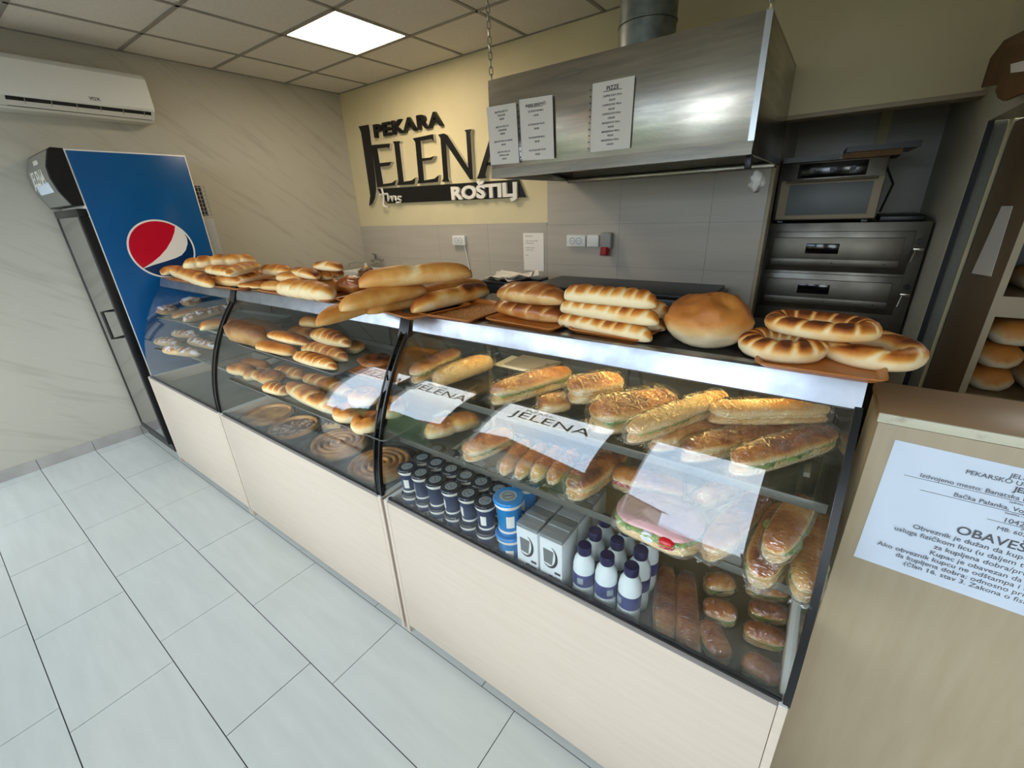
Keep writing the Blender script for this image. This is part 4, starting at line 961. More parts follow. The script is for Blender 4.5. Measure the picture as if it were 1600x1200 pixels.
def dome(label, c, zb, rx, ry, h, name='bun', mat='crust', cat='bread', rz=0.0, group=None, b1=0.85, wob=0.05, fold=0.0, b0=0.0, blo=0.15, bhi=0.95):
    _seed[0] += 1
    m_ = onz(c[0], c[1], zb + h * 0.4); v = []; bk = []; f = []; n, m = 26, 40
    for i in range(n + 1):
        t = i / n
        th = -0.42 * PI + t * 0.92 * PI
        for j in range(m):
            a = 2 * PI * j / m
            u = Vector((math.cos(th) * math.cos(a), math.cos(th) * math.sin(a), math.sin(th)))
            k = 1 + wob * 2 * noise.noise(u * 2.2 + Vector((_seed[0] * 2.3, 0, 0))) + wob * noise.noise(u * 5 + Vector((0, _seed[0], 0))) + wob * .45 * noise.noise(u * 11 + Vector((0, 0, _seed[0])))
            g = 0.0
            if fold: g = fold * math.exp(-((u.x * 0.8 + u.y * 0.5 + 0.1 * math.sin(a * 3)) / 0.12) ** 2) * sstep(0, 0.5, u.z)
            z = (u.z * 0.5 + 0.42) if u.z > -0.84 else 0.0
            v.append((u.x * rx * k, u.y * ry * k, max(0, z / 0.92) * h * k * (1 - g)))
            bk.append(max(0, min(1, b0 + (b1 - b0) * sstep(blo, bhi, (z / 0.92)) - g * 2)))
    for i in range(n):
        for j in range(m): f.append((i * m + j, i * m + (j + 1) % m, (i + 1) * m + (j + 1) % m, (i + 1) * m + j))
    f += [tuple(range(m - 1, -1, -1)), tuple(n * m + j for j in range(m))]
    o = obj(name, MB().add(v, f, bk), mat, None, smooth=180, bake=True, loc=(m_.x, m_.y, zb), rz=rz)
    return tag(o, label, cat, group)
def tray(label, fl, fr, depth, z=None, mat='tray_orange', name='serving_tray', clear=False):
    z = ZTOP + 0.0005 if z is None else z
    a = onz(fl[0], fl[1], z + 0.012); b = onz(fr[0], fr[1], z + 0.012); d = (b - a); w = d.length; rz = math.atan2(d.y, d.x)
    t = thing(name, label, 'tray', (a.x, a.y, z), rz)
    def rr(x0, x1, y0, y1, r, n=5):
        out = []
        for cx, cy, a0 in ((x1 - r, y1 - r, 0), (x0 + r, y1 - r, PI / 2), (x0 + r, y0 + r, PI), (x1 - r, y0 + r, 1.5 * PI)):
            for i in range(n + 1): out.append((cx + r * math.cos(a0 + PI / 2 * i / n), cy + r * math.sin(a0 + PI / 2 * i / n)))
        return out
    o1 = rr(0, w, 0, depth, 0.02); o2 = rr(0.012, w - 0.012, 0.012, depth - 0.012, 0.014); o3 = rr(-0.004, w + 0.004, -0.004, depth + 0.004, 0.022)
    n = len(o1)
    v = [(x, y, 0.014) for x, y in o1] + [(x, y, 0.003) for x, y in o2] + [(x, y, 0.014) for x, y in o3] + [(x, y, 0.0) for x, y in o2] + [(x, y, 0.011) for x, y in o3]
    f = []
    for i in range(n):
        j = (i + 1) % n
        f += [(i, j, n + j, n + i), (2 * n + i, 2 * n + j, j, i), (3 * n + i, 3 * n + j, 4 * n + j, 4 * n + i), (4 * n + i, 4 * n + j, 2 * n + j, 2 * n + i)]
    fb = [tuple(n + i for i in range(n)), tuple(3 * n + i for i in range(n - 1, -1, -1))]
    obj('rim', MB().add(v, f), mat, t, smooth=50)
    obj('base', MB().add(v, fb), mat, t, smooth=0)
    return t

# ---------------------------------------------------------------- on top of the counter
ZR = ZTOP + 0.0045        # tray floor
tray('orange tray under the heap of rolls at the fridge end', (262, 436), (372, 452), 0.30)
tray('orange tray under the pull-apart rolls, left of the brown bun', (400, 453), (508, 470), 0.30)
tray('small orange tray under the brown bun and the sticking-out baguettes', (522, 466), (640, 497), 0.26)
tr3 = tray('orange tray strewn with sesame seeds, under the dark-topped baguette', (648, 488), (732, 501), 0.27)
sd = MB(); rs = random.Random(3)
for i in range(170):
    x, y = rs.uniform(.05, .21), rs.uniform(.03, .23); a = rs.uniform(0, PI); l = 0.0022
    sd.add([(x + l * math.cos(a + q * PI / 2) * (1 if q % 2 else .55), y + l * math.sin(a + q * PI / 2) * (1 if q % 2 else .55), 0.0034) for q in range(4)] + [(x, y, 0.0046)], [(0, 1, 4), (1, 2, 4), (2, 3, 4), (3, 0, 4)])
so = obj('sesame_seeds', sd, 'sesame', tr3, smooth=0); so['kind'] = 'stuff'
tray('orange tray under the two glossy braided loaves', (757, 497), (862, 515), 0.24)
tray('orange tray under the stack of ridged long rolls', (886, 513), (1000, 532), 0.25)
tray('orange tray under the bread rings at the right end of the counter', (1180, 566), (1385, 596), 0.25)
G1 = 'rolls heaped at the fridge end of the counter'
bread('long knobbly golden roll lying on top of the heap at the fridge end', (285, 412), (399, 404), 1.365, 0.085, 0.065, lumps=5, group=G1)
bread('small golden roll end sticking out leftmost over the fridge', (253, 425), (283, 420), ZR, 0.08, 0.055, group=G1)
bread('pale knobbly roll at the front of the heap, leftmost over the fascia', (274, 421), (336, 440), ZR, 0.085, 0.075, lumps=5, group=G1, ldep=.16)
bread('smooth pale roll at the front of the heap, over the first glass joint', (332, 438), (373, 440), ZR, 0.075, 0.06, group=G1, mat='crust_pale')
bread('brown roll in the middle of the heap, under the long knobbly roll', (325, 422), (368, 428), ZR + 0.055, 0.08, 0.05, lumps=3, group=G1)
bread('ribbed crescent roll on top at the right of the heap', (362, 431), (408, 418), ZR + 0.062, 0.085, 0.05, scores=5, slant=.3, group=G1, taper=.2, sdep=.2)
bread('ribbed crescent roll at the front right of the heap', (370, 441), (424, 430), ZR + 0.01, 0.08, 0.05, scores=5, slant=.3, group=G1, taper=.2, sdep=.2)
bread('flat thin roll under the ribbed rolls, on the tray edge', (376, 445), (412, 447), ZR, 0.07, 0.025, mat='crust_pale', group=G1)
bread('knobbly golden roll behind the ribbed crescents', (406, 421), (448, 424), ZR + 0.05, 0.08, 0.055, lumps=3, group=G1)
bread('brown roll at the back of the heap under the knobbly one', (400, 428), (440, 432), ZR, 0.09, 0.05, group=G1)
bread('brown-topped roll behind the front knobbly roll in the heap', (300, 418), (350, 424), ZR, 0.09, 0.06, group=G1)
G2 = 'rolls on the second tray of the counter'
bread('pale smooth roll lying crosswise at the left of the second tray', (437, 432), (478, 434), ZR + 0.045, 0.07, 0.045, group=G2, mat='crust_pale')
bread('golden roll with a pale split, second from the left on the second tray', (460, 427), (494, 434), ZR + 0.055, 0.075, 0.045, scores=1, group=G2)
bread('golden roll with a pale split, third from the left on the second tray', (484, 425), (512, 431), ZR + 0.055, 0.075, 0.045, scores=1, group=G2)
bread('topmost split roll at the back of the second tray', (494, 419), (533, 422), ZR + 0.085, 0.07, 0.04, scores=1, group=G2)
bread('roll directly under the topmost split roll', (500, 426), (533, 428), ZR + 0.045, 0.08, 0.04, group=G2)
bread('pale wedge-shaped roll at the front left corner of the second tray', (410, 446), (444, 448), ZR, 0.075, 0.045, group=G2, mat='crust_pale', taper=.3)
bread('row of white pull-apart buns along the front of the second tray', (439, 447), (518, 458), ZR, 0.12, 0.075, lumps=5, ldep=.22, group=G2, blo=.1, bhi=1.0)
bread('pale roll squeezed between the pull-apart buns and the brown bun', (508, 440), (532, 448), ZR, 0.08, 0.055, group=G2, mat='crust_pale')
bread('brown flat roll in the middle of the second tray', (470, 437), (520, 440), ZR, 0.11, 0.045, group=G2)
dome('glossy brown rounded bun beside the baguette ends', (548, 446), ZR, 0.072, 0.06, 0.075, mat='crust_dark', b1=0.7, b0=.2)
dome('small seeded bun behind the brown bun', (574, 428), ZR + 0.02, 0.05, 0.045, 0.055, mat='straw_crust')
GB = 'baguettes'
bread('long pale baguette lying on top at the back of the baguette pile', (561, 447), (737, 431), 1.352, 0.078, 0.066, 'baguette', mat='crust_pale', group=GB, scores=1, b0=.3, b1=.72, wob=.03)
bread('long pale baguette at the front of the pile, pointing right', (570, 480), (756, 442), ZR, 0.078, 0.066, 'baguette', mat='crust_pale', group=GB, b0=.35, b1=.78, wob=.03)
bread('dark-topped baguette resting on the sesame tray', (643, 478), (762, 450), ZR + 0.008, 0.07, 0.062, 'baguette', mat='crust', group=GB, b0=.25, b1=1.0, scores=1, wob=.03)
bread('baguette sticking out farthest over the glass, with a brown tip', (497, 499), (640, 455), ZR + 0.002, 0.07, 0.06, 'baguette', mat='crust_pale', group=GB, b0=.4, b1=.75, wob=.03)
bread('smooth short-tipped baguette between the sticking-out one and the front one', (530, 478), (665, 452), ZR + 0.035, 0.072, 0.06, 'baguette', mat='crust_pale', group=GB, b0=.35, b1=.72, wob=.03)
bread('golden braided loaf at the back of its tray', (780, 459), (884, 470), ZR + 0.045, 0.105, 0.06, 'braided_loaf', mat='crust_dark', scores=4, slant=.7, b0=.0, b1=.55, group='braided loaves', endp=2.6, gbake=.45, sdep=.14)
bread('dark glossy braided loaf at the front of its tray', (778, 476), (884, 494), ZR, 0.10, 0.06, 'braided_loaf', mat='crust_dark', scores=5, slant=.7, b0=.25, b1=.8, group='braided loaves', endp=2.6, swid=.10, gbake=.7, sdep=.14, bend=-.01)
GR = 'ridged long rolls stacked on a tray'
kw = dict(scores=8, slant=.25, sdep=.16, b1=.78, group=GR, endp=7, swid=.16)
bread('ridged long roll at the bottom front of the stack', (873, 493), (1013, 519), ZR, 0.058, 0.044, 'long_roll', **kw)
bread('ridged long roll at the bottom back of the stack', (905, 486), (1040, 507), ZR, 0.058, 0.044, 'long_roll', **kw)
bread('ridged long roll in the middle of the stack', (877, 476), (1028, 497), ZR + 0.043, 0.058, 0.044, 'long_roll', **kw)
bread('ridged long roll behind the middle one, showing its right end', (900, 468), (1048, 485), ZR + 0.043, 0.058, 0.044, 'long_roll', **kw)
bread('ridged long roll lying on top of the stack', (883, 456), (1026, 469), ZR + 0.086, 0.058, 0.046, 'long_roll', **kw)
dome('large round golden loaf with a floury side, alone on the counter', (1106, 504), ZTOP + 0.0005, 0.099, 0.092, 0.125, 'round_loaf', mat='crust_loaf', wob=0.05, fold=0.06, b1=.85, rz=.4, blo=.12, bhi=.68)
GK = 'bread rings'
ring('ridged bread ring at the front left of the ring tray', (1226, 539), ZR, 0.060, 0.055, 0.052, 0.046, scores=13, slant=.35, sdep=.14, group=GK, b1=.95, swid=.16, gbake=.9)
ring('bread ring with an open middle at the right of the ring tray', (1346, 545), ZR, 0.072, 0.086, 0.042, 0.040, scores=6, slant=.8, sdep=.12, group=GK, b1=.9, rz=.3, gbake=.8)
ring('scorched bread ring lying on top of the other two rings', (1280, 512), ZR + 0.047, 0.082, 0.048, 0.046, 0.036, scores=12, slant=.4, group=GK, b1=1.0, b0=.1, rz=-.1, gbake=.8)

# ---------------------------------------------------------------- left case: sugared pastries
tray('thin steel tray on the upper shelf of the leftmost case', (244, 496), (368, 517), 0.34, ZS2, 'case_grey', 'pastry_tray')
tray('thin steel tray on the lower shelf of the leftmost case', (240, 545), (340, 566), 0.34, ZS1, 'case_grey', 'pastry_tray')
Z2, Z1 = ZS2 + 0.0045, ZS1 + 0.0045
dome('sugar-dusted round bun at the left end of the upper pastry tray', (262, 485), Z2, 0.065, 0.06, 0.06, 'sugared_bun', 'crust_sugar', 'pastry')
dome('sugar-dusted round bun at the back of the upper pastry tray', (298, 472), Z2, 0.075, 0.06, 0.06, 'sugared_bun', 'crust_sugar', 'pastry')
bread('brown pastry between the sugared bun and the striped strudel', (270, 494), (322, 482), Z2, 0.08, 0.04, 'pastry', 'pastry', 'crust')
bread('strudel striped with white icing on the upper shelf of the leftmost case', (286, 499), (372, 477), Z2, 0.10, 0.055, 'strudel', 'pastry', 'crust_sugar', scores=7, slant=.5, sdep=.25, gbake=.8, b1=.9)
bread('plain golden roll right of the striped strudel, by the black post', (311, 511), (372, 500), Z2, 0.085, 0.05, 'pastry', 'pastry', 'crust')
bread('sugared pastry at the left front of the lower shelf by the fridge', (246, 532), (278, 536), Z1, 0.09, 0.05, 'sugared_pastry', 'pastry', 'crust_sugar')
bread('sugared pastry at the back of the lower shelf by the fridge', (272, 520), (306, 523), Z1, 0.09, 0.05, 'sugared_pastry', 'pastry', 'crust_sugar')
bread('sugared horn pastry at the front of the lower shelf by the fridge', (256, 545), (311, 552), Z1, 0.08, 0.05, 'sugared_pastry', 'pastry', 'crust_sugar', scores=3)
bread('sugared horn pastry at the right of the lower shelf, next to the black post', (296, 531), (337, 541), Z1, 0.08, 0.05, 'sugared_pastry', 'pastry', 'crust_sugar', scores=3)

# ---------------------------------------------------------------- middle case
tray('steel tray on the upper shelf of the middle case, under the croissants', (372, 538), (522, 585), 0.34, ZS2, 'case_grey', 'pastry_tray')
tray('orange-brown tray on the upper shelf of the middle case, nearly empty', (545, 580), (622, 598), 0.34, ZS2, 'tray_orange', 'pastry_tray')
bread('dark seeded block loaf at the left of the upper shelf in the middle case', (371, 514), (428, 526), Z2, 0.16, 0.095, 'seeded_loaf', 'bread', 'straw_crust', ex=.6, endp=8, wob=.08)
G3 = 'rolls and croissants on the upper shelf of the middle case'
bread('pointed golden roll beside the block loaf, upper of the two', (414, 519), (478, 533), Z2 + .04, 0.075, 0.045, group=G3, taper=.35)
bread('square-ended golden roll at the front next to the block loaf', (405, 538), (458, 549), Z2, 0.075, 0.042, group=G3, mat='crust_pale', endp=8)
bread('croissant lying on top of the other croissants', (488, 523), (546, 538), Z2 + .05, 0.085, 0.06, 'croissant', group=G3, scores=7, slant=.5, sdep=.16, taper=.3, mat='crust')
bread('croissant in the middle under the topmost croissant', (472, 540), (542, 556), Z2 + .005, 0.085, 0.06, 'croissant', group=G3, scores=7, slant=.5, sdep=.16, taper=.3)
bread('croissant at the front edge of the upper shelf in the middle case', (459, 553), (524, 571), Z2, 0.075, 0.05, 'croissant', group=G3, scores=7, slant=.5, sdep=.16, taper=.3)
bread('roll at the back left behind the topmost croissant', (454, 516), (494, 523), Z2, 0.08, 0.05, group=G3)
bread('pale roll at the very back under the baguette tip', (470, 507), (502, 509), Z2 + .03, 0.08, 0.05, group=G3, mat='crust_pale')
dome('small dim roll right of the topmost croissant', (553, 543), Z2, 0.05, 0.045, 0.05, 'bun', 'crust')
dome('flat rounded bun on the orange-brown tray of the middle case', (586, 563), Z2, 0.075, 0.06, 0.045, 'bun', 'crust_dark', fold=.15)
G4 = 'buns on the lower shelf of the middle case'
tray('steel tray along the lower shelf of the middle case', (356, 592), (600, 690), 0.36, ZS1, 'case_grey', 'pastry_tray')
bread('plain bun at the far left of the lower shelf', (360, 574), (396, 581), Z1, 0.085, 0.055, group=G4)
bread('plain bun behind the far left one on the lower shelf', (378, 566), (418, 573), Z1, 0.085, 0.05, group=G4)
bread('bun second from the left at the front of the lower shelf', (384, 585), (418, 586), Z1, 0.08, 0.05, group=G4, lumps=2)
dome('rounded bun third from the left at the front of the lower shelf', (422, 590), Z1, 0.065, 0.055, 0.06, 'bun', 'crust')
bread('small crescent roll left of the large crescent on the lower shelf', (424, 600), (458, 609), Z1, 0.075, 0.05, 'crescent_roll', group=G4, scores=4)
bread('darker twisted roll at the back of the lower shelf, left one', (433, 576), (474, 586), Z1, 0.085, 0.05, 'crescent_roll', group=G4, scores=4)
bread('large golden crescent roll in the middle of the lower shelf', (449, 600), (532, 640), Z1, 0.095, 0.07, 'crescent_roll', group=G4, scores=4, slant=.4, taper=.3)
bread('large dim crescent roll behind the golden one', (468, 589), (546, 618), Z1, 0.095, 0.065, 'crescent_roll', group=G4, scores=5, slant=.4, taper=.3)
for lab, c, z, rz in (('knotted roll at the front left of the knot pile on the lower shelf', (540, 645), Z1, .2), ('knotted roll lying on top of the knot pile', (572, 622), Z1 + .05, .9), ('knotted roll at the front right of the knot pile', (578, 660), Z1, 1.7), ('knotted roll at the right by the black post', (606, 640), Z1 + .02, 2.4)):
    ring(lab, c, z, 0.038, 0.032, 0.050, 0.055, rz, 'knot_roll', group='knotted rolls', scores=3, slant=.9, sdep=.25, b1=.8, gbake=.3)
# pies on the bottom deck
def pie(label, c, r, kind, z=ZDK + 0.0005, rz=0.0):
    m_ = onz(c[0], c[1], z + 0.03); t = thing('pie', label, 'pie', (m_.x, m_.y, z), rz, 'pies on the bottom deck')
    obj('pan', MB().lathe([(0, 0.0), (r * .95, 0.0), (r, 0.004), (r * 1.04, 0.032), (r * 1.055, 0.033), (r * 1.055, 0.030), (r * 1.01, 0.003)], 40), 'pan', t, smooth=50)
    if kind == 'spiral':
        pts = []; turns = 4.6; N = 150
        for i in range(N):
            k = i / (N - 1); a = k * turns * 2 * PI; rr = r * (0.05 + 0.82 * k); pts.append((rr * math.cos(a), rr * math.sin(a), 0.006))
        obj('coil', loft(pts, r * 0.185, 0.042, n=N, m=10, endp=40, b0=.1, b1=.75, seed=r * 50, wob=.08), 'crust_pie', t, smooth=180, bake=True)
    else:
        n = 40; prof = [(0.0, 0.030), (r * .5, 0.032), (r * .86, 0.030)]
        fill = MB().lathe(prof, n); fill.bk = [0.6 + .2 * noise.noise(Vector(v) * 60) for v in fill.v]
        obj('filling', fill, 'pie_filling' if kind == 'filled' else 'crust_pie', t, smooth=180, bake=True)
        rim_ = loft([(r * .90 * math.cos(2 * PI * i / 14), r * .90 * math.sin(2 * PI * i / 14), 0.004) for i in range(14)], r * .17, 0.040, n=44, closed=True, m=10, b0=.1, b1=.55, seed=5)
        obj('rim_crust', rim_, 'crust_pie', t, smooth=180, bake=True)
    return t
pie('golden pie at the far left of the bottom deck in the middle case', (418, 650), 0.135, 'plain')
pie('pie with a dark minced topping, left of the cut slice', (459, 668), 0.125, 'filled')
pie('coiled spiral pie in a round pan, middle of the bottom deck', (528, 694), 0.150, 'spiral')
pie('coiled spiral pie in a round pan, rightmost by the black post', (592, 729), 0.150, 'spiral', rz=1.2)
sl = onz(484, 676, ZDK + .02)
so_ = thing('pie_slice', 'triangular pie slice left between the topped pie and the coiled pie', 'pie', (sl.x + 0.02, sl.y + .10, ZDK + 0.0005), 2.2)
obj('crust', MB().prism([(0, -0.05), (0.13, 0), (0, 0.05)], 'z', 0, 0.022), 'crust_pie', so_)
obj('filling', MB().prism([(0.008, -0.04), (0.11, 0), (0.008, 0.04)], 'z', 0.022, 0.026), 'pie_filling', so_)
# loaves on the rack
GL = 'white loaves on the bread rack'
for lab, x, dy, z, rz in (('white loaf at the bottom of the left stack on the lower rack shelf', SX + .095, 0, zlo, 0), ('white loaf in the middle of the left stack on the lower rack shelf', SX + .100, .01, zlo + .092, .05), ('white loaf on top of the left stack on the lower rack shelf', SX + .11, .02, zlo + .184, -.05), ('white loaf at the bottom of the right stack on the lower rack shelf', SX + .275, 0, zlo, .1), ('white loaf on top of the right stack, leaning, on the lower rack shelf', SX + .30, .03, zlo + .092, -.15), ('white loaf at the far right of the lower rack shelf', SX + .46, 0, zlo, 0), ('white loaf on the upper rack shelf, at the right edge', SX + .16, .02, zsh, .05)):
    _seed[0] += 1
    o = obj('white_loaf', loft([(0, 0, 0), (0, .30, 0)], 0.15, 0.092, seed=_seed[0], b0=.0, b1=.6, endp=5), 'crust_loaf', None, 180, True, (x, SY0 + .06 + dy, z + .0005), rz)
    tag(o, lab, 'bread', GL)
# ---------------------------------------------------------------- film-wrapped sandwiches (right-hand case)
def crumple(mb, amp, sc, seed):
    out = []
    for (x, y, z) in mb.v:
        p = Vector((x * sc * .6 + seed, y * sc, z * sc)); d = noise.noise_vector(p) * amp * .8 + (Vector((.2, .6, .8)) * (abs(noise.noise(p * 2.1 + Vector((9, 0, 0)))) - .3)) * amp * 1.3
        out.append((x + d.x, y + d.y, max(0.0003, z + d.z)))
    mb.v = out; return mb
def sandwich(label, p, q, zb, w, h, fill=('lettuce',), side=-1, mat='crust', name='wrapped_sandwich', group='film-wrapped sandwiches', lumps=0, bend=0.0, b1=.75, ext=0.0, tail=True, **kw):
    _seed[0] += 1; sd_ = _seed[0]
    zc = zb + h * 0.45; a = onz(p[0], p[1], zc); b = onz(q[0], q[1], zc)
    mid = (a + b) / 2; d = b - a; L_ = d.length * (1 + ext); rz = math.atan2(d.y, d.x)
    t = thing(name, label, 'sandwich', (mid.x, mid.y, zb), rz, group)
    def path(z, k=1.0): return [(-L_ / 2 * k, 0, z), (-L_ / 4 * k, bend * .75, z), (0, bend, z), (L_ / 4 * k, bend * .75, z), (L_ / 2 * k, 0, z)]
    if fill:
        obj('lower_bread', loft(path(0.002), w * .96, h * .46, n=22, m=12, seed=sd_, b0=.0, b1=.35, **{k: v for k, v in kw.items() if k != 'b0'}), mat, t, 180, True)
        obj('upper_bread', loft(path(h * .46), w, h * .50, n=24, m=12, seed=sd_ + 50, b0=kw.get('b0', .05), b1=b1, lumps=lumps, flat=.25, **{k: v for k, v in kw.items() if k != 'b0'}), mat, t, 180, True)
        for i, fm_ in enumerate(fill):
            fl = loft(path(h * (.40 + .05 * i), .92), w * .99, h * .14, n=40, m=10, seed=sd_ + 9 + i, wob=.22, endp=8)
            fl.v = [(x, y + side * w * (.03 + .015 * i + .13 * noise.noise(Vector((x * 26 + sd_ * 1.7, i, 0))) - .03), z + .25 * h * .16 * math.sin(x * 260 + i)) for x, y, z in fl.v]
            obj('filling', fl, fm_, t, 180)
    else:
        obj('roll', loft(path(0.002), w, h, n=24, m=12, seed=sd_, b0=.05, b1=b1, lumps=lumps, **kw), mat, t, 180, True)
    fw_ = loft(path(0.0, 1.06), w * 1.12, h * 1.10, n=84, m=30, seed=sd_ + 77, endp=7, wob=.03, flat=.06)
    crumple(fw_, 0.005, 60.0, sd_)
    wr_ = obj('plastic_wrap', fw_, 'film', t, smooth=180)
    if tail:
        for s in (-1, 1):
            m = MB(); n = 7; v = []; f = []
            for i in range(n + 1):
                k = i / n
                for j in range(9):
                    u = j / 8 - .5
                    r = w * (.35 + .5 * k) * (0.8 if s < 0 else 1)
                    v.append((s * (L_ * .51 + k * .022), u * r, h * .30 * (1 - .6 * k) + .008 + .012 * noise.noise(Vector((u * 5 + sd_, k * 2, s * 3.0)))))
            for i in range(n):
                for j in range(8): f.append((i * 9 + j, i * 9 + j + 1, i * 9 + 10 + j, i * 9 + 9 + j))
            obj('wrap_end', m.add(v, f), 'film', wr_, smooth=180)
    return t
Z2w, Z1w, ZDw = ZS2 + 0.001, ZS1 + 0.001, ZDK + 0.001
GU = 'wrapped sandwiches on the upper shelf'; GW = 'wrapped sandwiches on the lower shelf'
sandwich('wrapped sandwich with green filling at the far left of the upper shelf', (645, 588), (716, 553), Z2w, .075, .07, ('lettuce',), side=-1, group=GU)
sandwich('pale wrapped roll leaning beside the far left sandwich, upper shelf', (677, 594), (768, 563), Z2w + .002, .07, .065, None, mat='crust_pale', group=GU, b1=.3)
sandwich('wrapped sandwich showing lettuce, second group from the left on the upper shelf', (769, 618), (890, 584), Z2w, .085, .075, ('lettuce',), group=GU)
sandwich('small wrapped bun in front, between the lettuce sandwich and the puffy one', (846, 634), (892, 626), Z2w, .075, .05, None, group=GU, b1=.8)
sandwich('puffy golden wrapped sandwich, left of the biggest one on the upper shelf', (884, 622), (962, 606), Z2w + .012, .095, .075, ('cheese',), group=GU, b1=.8)
sandwich('biggest puffy wrapped sandwich with lettuce at its left end, upper shelf', (926, 654), (1052, 628), Z2w, .12, .09, ('lettuce',), group=GU, b1=.8)
sandwich('long wrapped baguette sandwich with green stripes, upper shelf', (984, 688), (1132, 630), Z2w + .035, .062, .058, ('lettuce',), group=GU, mat='crust_pale', b1=.35)
sandwich('pale wrapped baguette sandwich lying on top at the right of the upper shelf', (1108, 645), (1292, 642), Z2w + .055, .066, .058, ('cheese',), group=GU, mat='crust_pale', b1=.4)
sandwich('wrapped baguette sandwich under the green striped one, upper shelf', (1018, 692), (1175, 658), Z2w, .068, .058, ('cheese',), group=GU, b1=.6)
sandwich('brown wrapped baguette sandwich, second from the right end on the upper shelf', (1068, 706), (1250, 664), Z2w, .068, .060, ('cheese',), group=GU, b1=.8)
sandwich('brown wrapped baguette sandwich at the right end of the upper shelf', (1146, 726), (1300, 679), Z2w, .07, .062, ('lettuce',), group=GU, b1=.8)
sandwich('wrapped triangular pastry at the left of the lower shelf', (664, 676), (746, 652), Z1w, .095, .06, None, group=GW, b1=.75, lumps=2)
sandwich('wrapped triangular pastry with green filling, second on the lower shelf', (727, 710), (798, 678), Z1w, .09, .06, ('lettuce',), group=GW, b1=.7)
for i, (lab, px_) in enumerate((('first', (785, 736)), ('second', (809, 742)), ('third', (834, 746)), ('fourth', (860, 750)))):
    sandwich('%s of four thin wrapped rolls lying side by side on the lower shelf' % lab, px_, (px_[0] + 40, px_[1] - 44), Z1w, .048, .05, None, group=GW, mat='crust', b1=.6)
sandwich('brown wrapped roll pointing at the milk cartons, lower shelf', (893, 768), (972, 708), Z1w, .085, .07, ('cheese',), group=GW, b1=.85)
sandwich('wrapped sandwich with lettuce behind the wide ham sandwich, lower shelf', (958, 742), (1068, 772), Z1w, .085, .065, ('lettuce', 'tomato'), group=GW, b1=.7)
# wide open ham sandwich
_a, _b = onz(972, 786, Z1w + .04), onz(1104, 838, Z1w + .04); _m = (_a + _b) / 2; _rz = math.atan2(_b.y - _a.y, _b.x - _a.x); _L = (_b - _a).length
t = thing('ham_sandwich', 'wide wrapped sandwich covered by a slice of pink ham, with a tomato wedge', 'sandwich', (_m.x, _m.y, Z1w), _rz, GW)
obj('lower_bread', loft([(-_L / 2, 0, 0.002), (_L / 2, 0, 0.002)], .15, .045, n=24, m=14, b1=.4, seed=3), 'crust_pale', t, 180, True)
obj('lettuce_leaf', crumple(loft([(-_L / 2, 0, 0.035), (_L / 2, 0, 0.035)], .158, .014, n=34, m=12, wob=.2, seed=9), .004, 60, 2), 'lettuce', t, 180)
obj('ham_slice', loft([(-_L / 2 * .98, 0, 0.046), (_L / 2 * .98, 0, 0.046)], .155, .016, n=24, m=14, wob=.08, seed=4), 'ham', t, 180)
obj('tomato_wedge', loft([(_L * .12, -.072, 0.028), (_L * .3, -.068, 0.028)], .028, .026, n=14, m=10, seed=4), 'tomato', t, 180)
obj('cucumber_slice', MB().tube([(0.0, -.078, .038), (0.0, -.070, .038)], .014, 14), 'milk_white', t)
obj('plastic_wrap', crumple(loft([(-_L / 2 * 1.05, 0, 0), (_L / 2 * 1.05, 0, 0)], .172, .070, n=44, m=18, endp=7, flat=.06, seed=8), .003, 50, 4), 'film', t, 180)
sandwich('short wrapped roll at the back right of the ham sandwich, lower shelf', (1090, 784), (1158, 752), Z1w, .06, .055, None, group=GW, b1=.5)
sandwich('wrapped roll right of the ham sandwich, slanting to the front edge', (1108, 872), (1205, 775), Z1w, .068, .060, ('cheese',), group=GW, b1=.75)
sandwich('wrapped roll in the middle of the three at the right end, lower shelf', (1180, 895), (1222, 788), Z1w, .072, .062, ('lettuce',), group=GW, b1=.75)
sandwich('wrapped roll lying across on top of the others, lower shelf right', (1206, 866), (1256, 782), Z1w + .062, .062, .055, ('lettuce',), group=GW, b1=.7)
sandwich('wrapped roll with lettuce at its front, at the right end of the lower shelf', (1250, 925), (1268, 805), Z1w, .062, .06, ('lettuce',), group=GW, b1=.65)
GD = 'wrapped rolls on the bottom deck'
sandwich('long wrapped brown roll next to the milk bottles on the bottom deck', (1026, 1004), (1033, 888), ZDw, .056, .052, ('cheese',), group=GD, mat='crust', b0=.1, b1=.74)
sandwich('long wrapped brown roll, second right of the milk bottles on the deck', (1070, 1028), (1066, 897), ZDw, .056, .052, ('cheese',), group=GD, mat='crust', b0=.1, b1=.74)
for lab, p_, q_, w_, h_ in (('wrapped small bun at the back of the left bun column', (1101, 914), (1146, 912), .06, .05), ('wrapped small bun in the middle of the left bun column', (1098, 950), (1150, 962), .065, .052), ('wrapped small bun at the front of the left bun column', (1100, 972), (1126, 1032), .06, .05),
                       ('wrapped small bun at the back of the right bun column', (1166, 916), (1230, 928), .055, .045), ('wrapped small bun second from the back of the right bun column', (1170, 950), (1229, 963), .055, .045), ('wrapped small bun third from the back of the right bun column', (1162, 984), (1226, 1004), .055, .048), ('wrapped small bun at the front of the right bun column', (1160, 1030), (1218, 1068), .06, .05)):
    sandwich(lab + ' on the deck', p_, q_, ZDw, w_, h_, ('lettuce',), group=GD, mat='crust', b0=.05, b1=.72, tail=False, endp=3)
